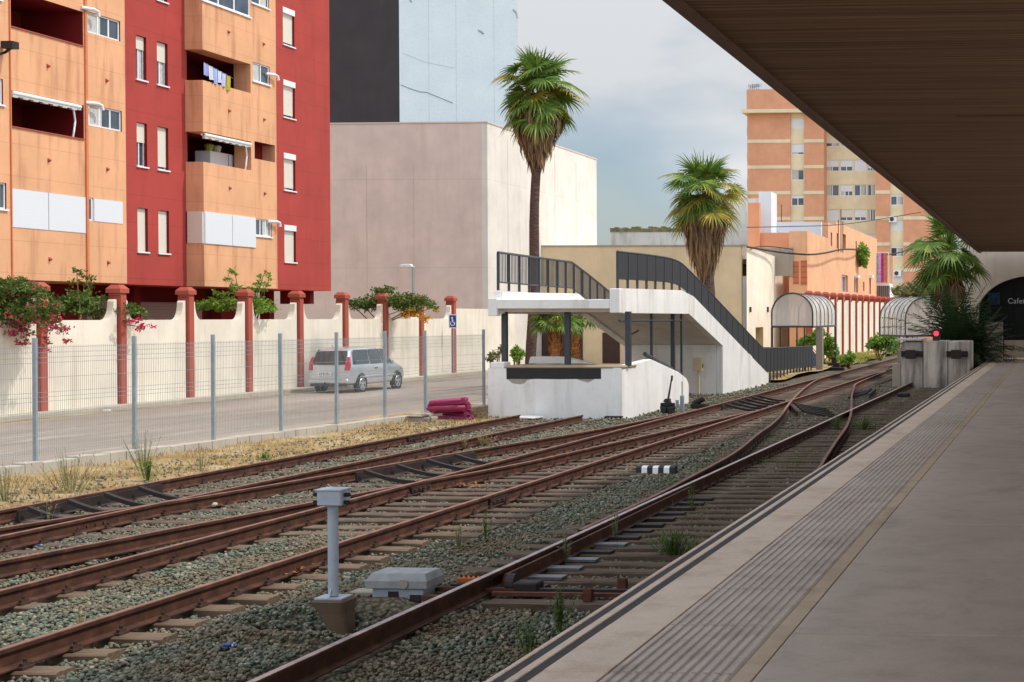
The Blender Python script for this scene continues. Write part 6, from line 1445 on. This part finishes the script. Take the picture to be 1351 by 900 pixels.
Yb = yX(25, WX+.3); P = (pt(20, 440, Y=Yb).x-.9, Yb+.6, .1)
shrub('bougainvillea', 'bougainvillea with magenta flowers spilling over the wall at the left edge', 'climbing plant', P,
      blobs_px(P, Yb, [(-40, 400, 30, 34), (-10, 395, 24, 22), (15, 400, 22, 26), (38, 412, 20, 18), (12, 425, 16, 12), (58, 420, 12, 12), (28, 378, 24, 7), (20, 372, 12, 7), (62, 405, 8, 22), (48, 385, 18, 6), (24, 438, 6, 10), (75, 433, 8, 8)]) + blobs_px(P, Yb, [(70, 424, 9, 8), (30, 452, 8, 6), (62, 450, 5, 5), (87, 448, 6, 4), (4, 441, 4, 4), (57, 464, 4, 4), (66, 415, 8, 6), (57, 458, 2, 12)], .3), 15000, .085, 'leaf', 2,
      flowers=('magenta', lambda c: (.6 if c.z < 2.35 else .3 if c.z < 2.6 else .05)))
def wallshrub(label, u, v, lst, n, seed, mat='leaf', flowers=None, name='wall_shrub', size=.11, dX=-.9):
    Y = yX(u, WX+dX); P = (pt(u, v, Y=Y).x, Y, .0); return shrub(name, label, 'shrub', P, blobs_px(P, Y, lst), int(n*1.7), size, mat, seed, flowers=flowers)
wallshrub('green climber behind the scooped wall between the first two red pillars', 105, 400, [(100, 405, 30, 8), (85, 398, 16, 8), (112, 398, 14, 14), (106, 378, 3, 20), (108, 360, 2, 10), (120, 412, 14, 6), (130, 400, 3, 10)], 1300, 21)
wallshrub('trailing sprig with a pink flower tip hanging over the wall right of the second pillar', 178, 400, [(172, 406, 8, 5), (180, 412, 8, 5), (183, 424, 3, 8), (187, 433, 4, 4)], 260, 22, flowers=('magenta', lambda c: .9 if c.z < 2.6 else 0), dX=.35)
wallshrub('leafy green shrub with tall shoots behind the wall below the orange bay', 310, 400, [(278, 402, 22, 9), (300, 400, 16, 10), (340, 402, 18, 8), (328, 396, 14, 8), (345, 376, 8, 4), (350, 364, 3, 7), (338, 383, 8, 4), (306, 378, 3, 14), (308, 362, 2, 8), (355, 410, 12, 4), (290, 388, 8, 4)], 1700, 23, mat='leaf_bright')
wallshrub('dense shrub with orange flowers draped over the wall before the mauve building', 515, 400, [(480, 402, 22, 9), (460, 400, 10, 5), (500, 396, 16, 14), (510, 383, 12, 6), (530, 398, 24, 12), (552, 396, 16, 8), (566, 402, 10, 6), (545, 410, 14, 6), (540, 414, 12, 5), (560, 420, 6, 5), (576, 408, 4, 5)], 3600, 24, flowers=('yellow_flower', lambda c: .7 if (c.z < 2.95) else .02), dX=.1)
P = (pt(1160, 460, Y=88).x, 88, .1)
shrub('green_bush', 'bright green bush on the grass bank by the far red-pillared wall', 'bush', P, blobs_px(P, 88, [(1160, 452, 14, 8), (1172, 450, 12, 9), (1150, 456, 8, 4), (1178, 458, 8, 6)]), 2600, .2, 'leaf_bright', 31)
P = (pt(1085, 460, Y=80).x, 80, .1)
shrub('green_bush', 'green bush growing under the clear vaulted shelter', 'bush', P, blobs_px(P, 80, [(1070, 450, 14, 8), (1060, 452, 8, 5), (1092, 455, 8, 14), (1098, 466, 8, 12), (1080, 440, 8, 5)]), 2600, .18, 'leaf_bright', 32)
P = (pt(1120, 475, Y=74).x, 74, .1)
shrub('green_bush', 'small green weed bush at the end of the dark guard railing', 'bush', P, blobs_px(P, 74, [(1120, 472, 8, 8), (1112, 474, 6, 5)]), 900, .14, 'leaf_bright', 33)
P = (pt(1205, 388, Y=120).x, 120, .1)
shrub('green_bush', 'tall dusty tree top behind the ribbed shelter', 'tree', P, blobs_px(P, 120, [(1200, 384, 20, 8), (1215, 378, 16, 9), (1190, 388, 10, 5), (1225, 390, 14, 10)], 2), 3000, .3, 'leaf_dusty', 34)
P = (XH+.2, yX(1131, XH, 345), zY(1131, 352, yX(1131, XH, 345)))
shrub('wall_bush', 'green bush growing out of the side wall of the old orange house', 'bush', P, [(.2, 0, 1.0, .45, .9, .7), (.25, .3, .4, .3, .5, .4)], 1500, .25, 'leaf_bright', 35)
P = (pt(653, 478, Y=44).x, 44, .0)
shrub('spindly_bush', 'spindly grey-green bush in front of the wall left of the first steel post', 'bush', P, blobs_px(P, 44, [(652, 468, 9, 8), (660, 462, 5, 6), (648, 474, 6, 5)], .3), 260, .10, 'leaf_dusty', 36)
P = (pt(683, 478, Y=50).x, 50, .0)
shrub('round_bush', 'small round green bush behind the stairwell parapet', 'bush', P, blobs_px(P, 50, [(683, 466, 7, 9)], .3), 700, .10, 'leaf_bright', 37)
P = (pt(765, 480, Y=48).x, 48, .2)
shrub('low_plants', 'low green plants at the feet of the young palms under the deck', 'plant', P, blobs_px(P, 48, [(762, 480, 10, 4), (780, 483, 6, 2), (755, 476, 4, 5)], .3), 500, .10, 'leaf_bright', 38)
# grass and weeds
M['grass_green'] = leafm('green_dry_grass', [rgb(140, 156, 60), rgb(170, 168, 84), rgb(190, 170, 110), rgb(120, 146, 56), rgb(176, 150, 96)], .25)
def blades(name, P2, zf, hmin, hmax, mat, kind=None, label=None, cat_=None, lean=.5, w=.006, loc=None, rnd=None):
    rnd = rnd or random.Random(1); G = Leafs()
    for x, y in P2:
        h = rnd.uniform(hmin, hmax); a = rnd.uniform(0, 6.28); o = Vector((math.cos(a), math.sin(a), 0))*h*lean*rnd.random(); p = Vector((x, y, zf(x, y))); s_ = Vector((math.cos(a+1.5), math.sin(a+1.5), 0)); G.strip([p, p+o*.35+VZ*h*.6, p+o+VZ*h], [w, w*.8, w*.1], s_)
    o = raw_mesh(name, [tuple(v) for v in G.V], G.Q, M[mat], None, loc); return tag(o, label, cat_, None, kind)
vz = lambda x, y: .07*mnoise.noise(Vector((x*1.3, y*1.3, 3.1)))
P2 = []
rg = random.Random(4)
while len(P2) < 10500:
    y = rg.uniform(15.5, 42); x = rg.uniform(-17.6, -14.0)
    if mnoise.noise(Vector((x*.7, y*.5, 9)))+rg.uniform(-.25, .25) > -.05: P2.append((x, y))
blades('dry_grass', P2, vz, .03, .10, 'grass_dry', kind='stuff', lean=1.3, w=.005, rnd=rg)
P2 = []
while len(P2) < 9000:
    y = rg.uniform(80, 125); x = rg.uniform(-13.5, -11.0)
    if mnoise.noise(Vector((x*.3, y*.2, 5)))+rg.uniform(-.2, .2) > -.15: P2.append((x, y))
blades('bank_grass', P2, lambda x, y: .1+.25*mnoise.noise(Vector((x*.3, y*.3, 3.1))), .06, .22, 'grass_green', kind='stuff', lean=.6, w=.03, rnd=rg)
def weed(label, u, v, h, w_, mat, n, seed, dry=False):
    rnd = random.Random(seed); p = pt(u, v, Z=0); T = thing('weed', label, 'weed', (p.x, p.y, -.02)); G, S_ = Leafs(), Leafs()
    for _ in range(n):
        a = rnd.uniform(0, 6.28); rr = rnd.random()*w_; tip = Vector((p.x+math.cos(a)*rr, p.y+math.sin(a)*rr*.6, h*rnd.uniform(.5, 1)*(1-.25*rr/w_))); b0 = Vector((p.x+math.cos(a)*rr*.25, p.y+math.sin(a)*rr*.2, -.05)); S_.strip([b0, b0.lerp(tip, .5)+Vector((0, 0, .02)), tip], [.0035, .003, .001], Vector((1, 0, 0)))
        for k in range(14 if dry else 20):
            q = b0.lerp(tip, rnd.uniform(.25, 1)); d = Vector((rnd.gauss(0, 1), rnd.gauss(0, 1), rnd.uniform(-.2, .9))).normalized(); l = rnd.uniform(.02, .055)*(1.2 if dry else 1); G.strip([q, q+d*l*.5, q+d*l], [.002, .0045 if dry else .007, .001], d.cross(VZ).normalized())
    G.build('leaves', M[mat], T); S_.build('stems', M['leaf_dusty' if dry or mat == 'leaf_dusty' else 'leaf'], T)
weed('big dry grey weed on the verge below the second fence post from the left', 92, 650, .75, .8, 'leaf_dusty', 50, 41, True)
weed('dry weed at the extreme left edge of the verge', 8, 660, .75, .5, 'leaf_dusty', 30, 42, True)
weed('bright green upright weed beside the leftmost rail', 195, 634, .5, .28, 'leaf_bright', 34, 43)
weed('grey twiggy weed behind the bright green one on the verge', 190, 618, .8, .5, 'leaf_dusty', 34, 44, True)
weed('small dry weed between fence and rail left of the joint plate', 265, 622, .5, .35, 'leaf_dusty', 18, 45, True)
weed('pale dry stalk standing between the left rails', 63, 697, .42, .12, 'grass_dry', 6, 46, True)
weed('low green tuft on the verge above the siding', 350, 606, .14, .25, 'leaf_bright', 24, 47)
weed('tall thin green weed on the ballast right of centre', 641, 712, .52, .08, 'leaf', 9, 48)
weed('pale green weed left of the tall thin one on the ballast', 604, 724, .4, .08, 'leaf_dusty', 7, 49)
weed('leafy green weed tuft against the platform edge by the points', 740, 826, .36, .16, 'leaf', 22, 50)
weed('small green weed below the leafy one near the platform edge', 697, 856, .28, .12, 'leaf', 14, 51)
weed('thick green weeds between sleepers beside the platform', 890, 732, .34, .42, 'leaf', 70, 52)
weed('thin tall weed growing between the sleepers near the shiny rail', 812, 712, .45, .06, 'leaf_dusty', 6, 53)
weed('weed at the foot of the shiny rail with pale flower heads', 745, 742, .38, .1, 'leaf_dusty', 9, 54)
weed('slim weed against the shiny rail above the point blades', 912, 672, .5, .06, 'leaf', 6, 55)
weed('green weed patch between the crossing rails by the platform', 1140, 566, .35, .55, 'leaf', 60, 56)
weed('short weed beside the crossover rail', 1104, 566, .4, .25, 'leaf', 24, 57)
weed('dry straw tuft by the end of the siding rails', 640, 588, .3, .3, 'grass_dry', 26, 58, True)
weed('dry straw tuft in the siding near the curved braces', 610, 592, .35, .18, 'grass_dry', 16, 59, True)
weed('brown dry grass around the purple hose', 625, 552, .3, .6, 'grass_dry', 60, 60, True)
weed('dry brown grass along the base of the white parapet', 690, 549, .22, .8, 'grass_dry', 60, 61, True)
weed('yellowish weed by the middle track rail', 350, 683, .16, .12, 'grass_dry', 14, 62)
weed('dry twig weed beside the near rail at the lower left', 108, 838, .3, .14, 'grass_dry', 7, 63, True)
P2 = []
while len(P2) < 1500:
    y = rg.uniform(17, 56); x = rg.uniform(-7.4, -3.2)
    if x > -.7*y and mnoise.noise(Vector((x*.9, y*.5, 2)))+rg.uniform(-.12, .12) > .22: P2.append((x, y))
blades('track_weeds', P2, lambda x, y: -.05, .06, .2, 'leaf', kind='stuff', lean=.6, w=.006, rnd=rg)
# fallen dead leaves
rnd = random.Random(6); G = Leafs()
for u0, v0, n_, s_ in ((395, 754, 16, .06), (620, 640, 26, .06), (520, 590, 14, .05), (640, 545, 50, .09), (560, 552, 40, .09), (560, 640, 16, .05)):
    for _ in range(n_):
        p = pt(u0+rnd.gauss(0, 14), v0+rnd.gauss(0, 3), Z=.04); d = Vector((rnd.gauss(0, 1), rnd.gauss(0, 1), rnd.uniform(-.1, .6))).normalized(); l = s_*rnd.uniform(.7, 1.4); G.strip([p, p+d*l*.5+VZ*.015, p+d*l], [l*.1, l*.3, l*.05], d.cross(VZ).normalized())
tag(raw_mesh('fallen_leaves', [tuple(v) for v in G.V], G.Q, plain('dead_leaf', rgb(140, 90, 58), .9, 0, .3, 20)), kind='stuff')
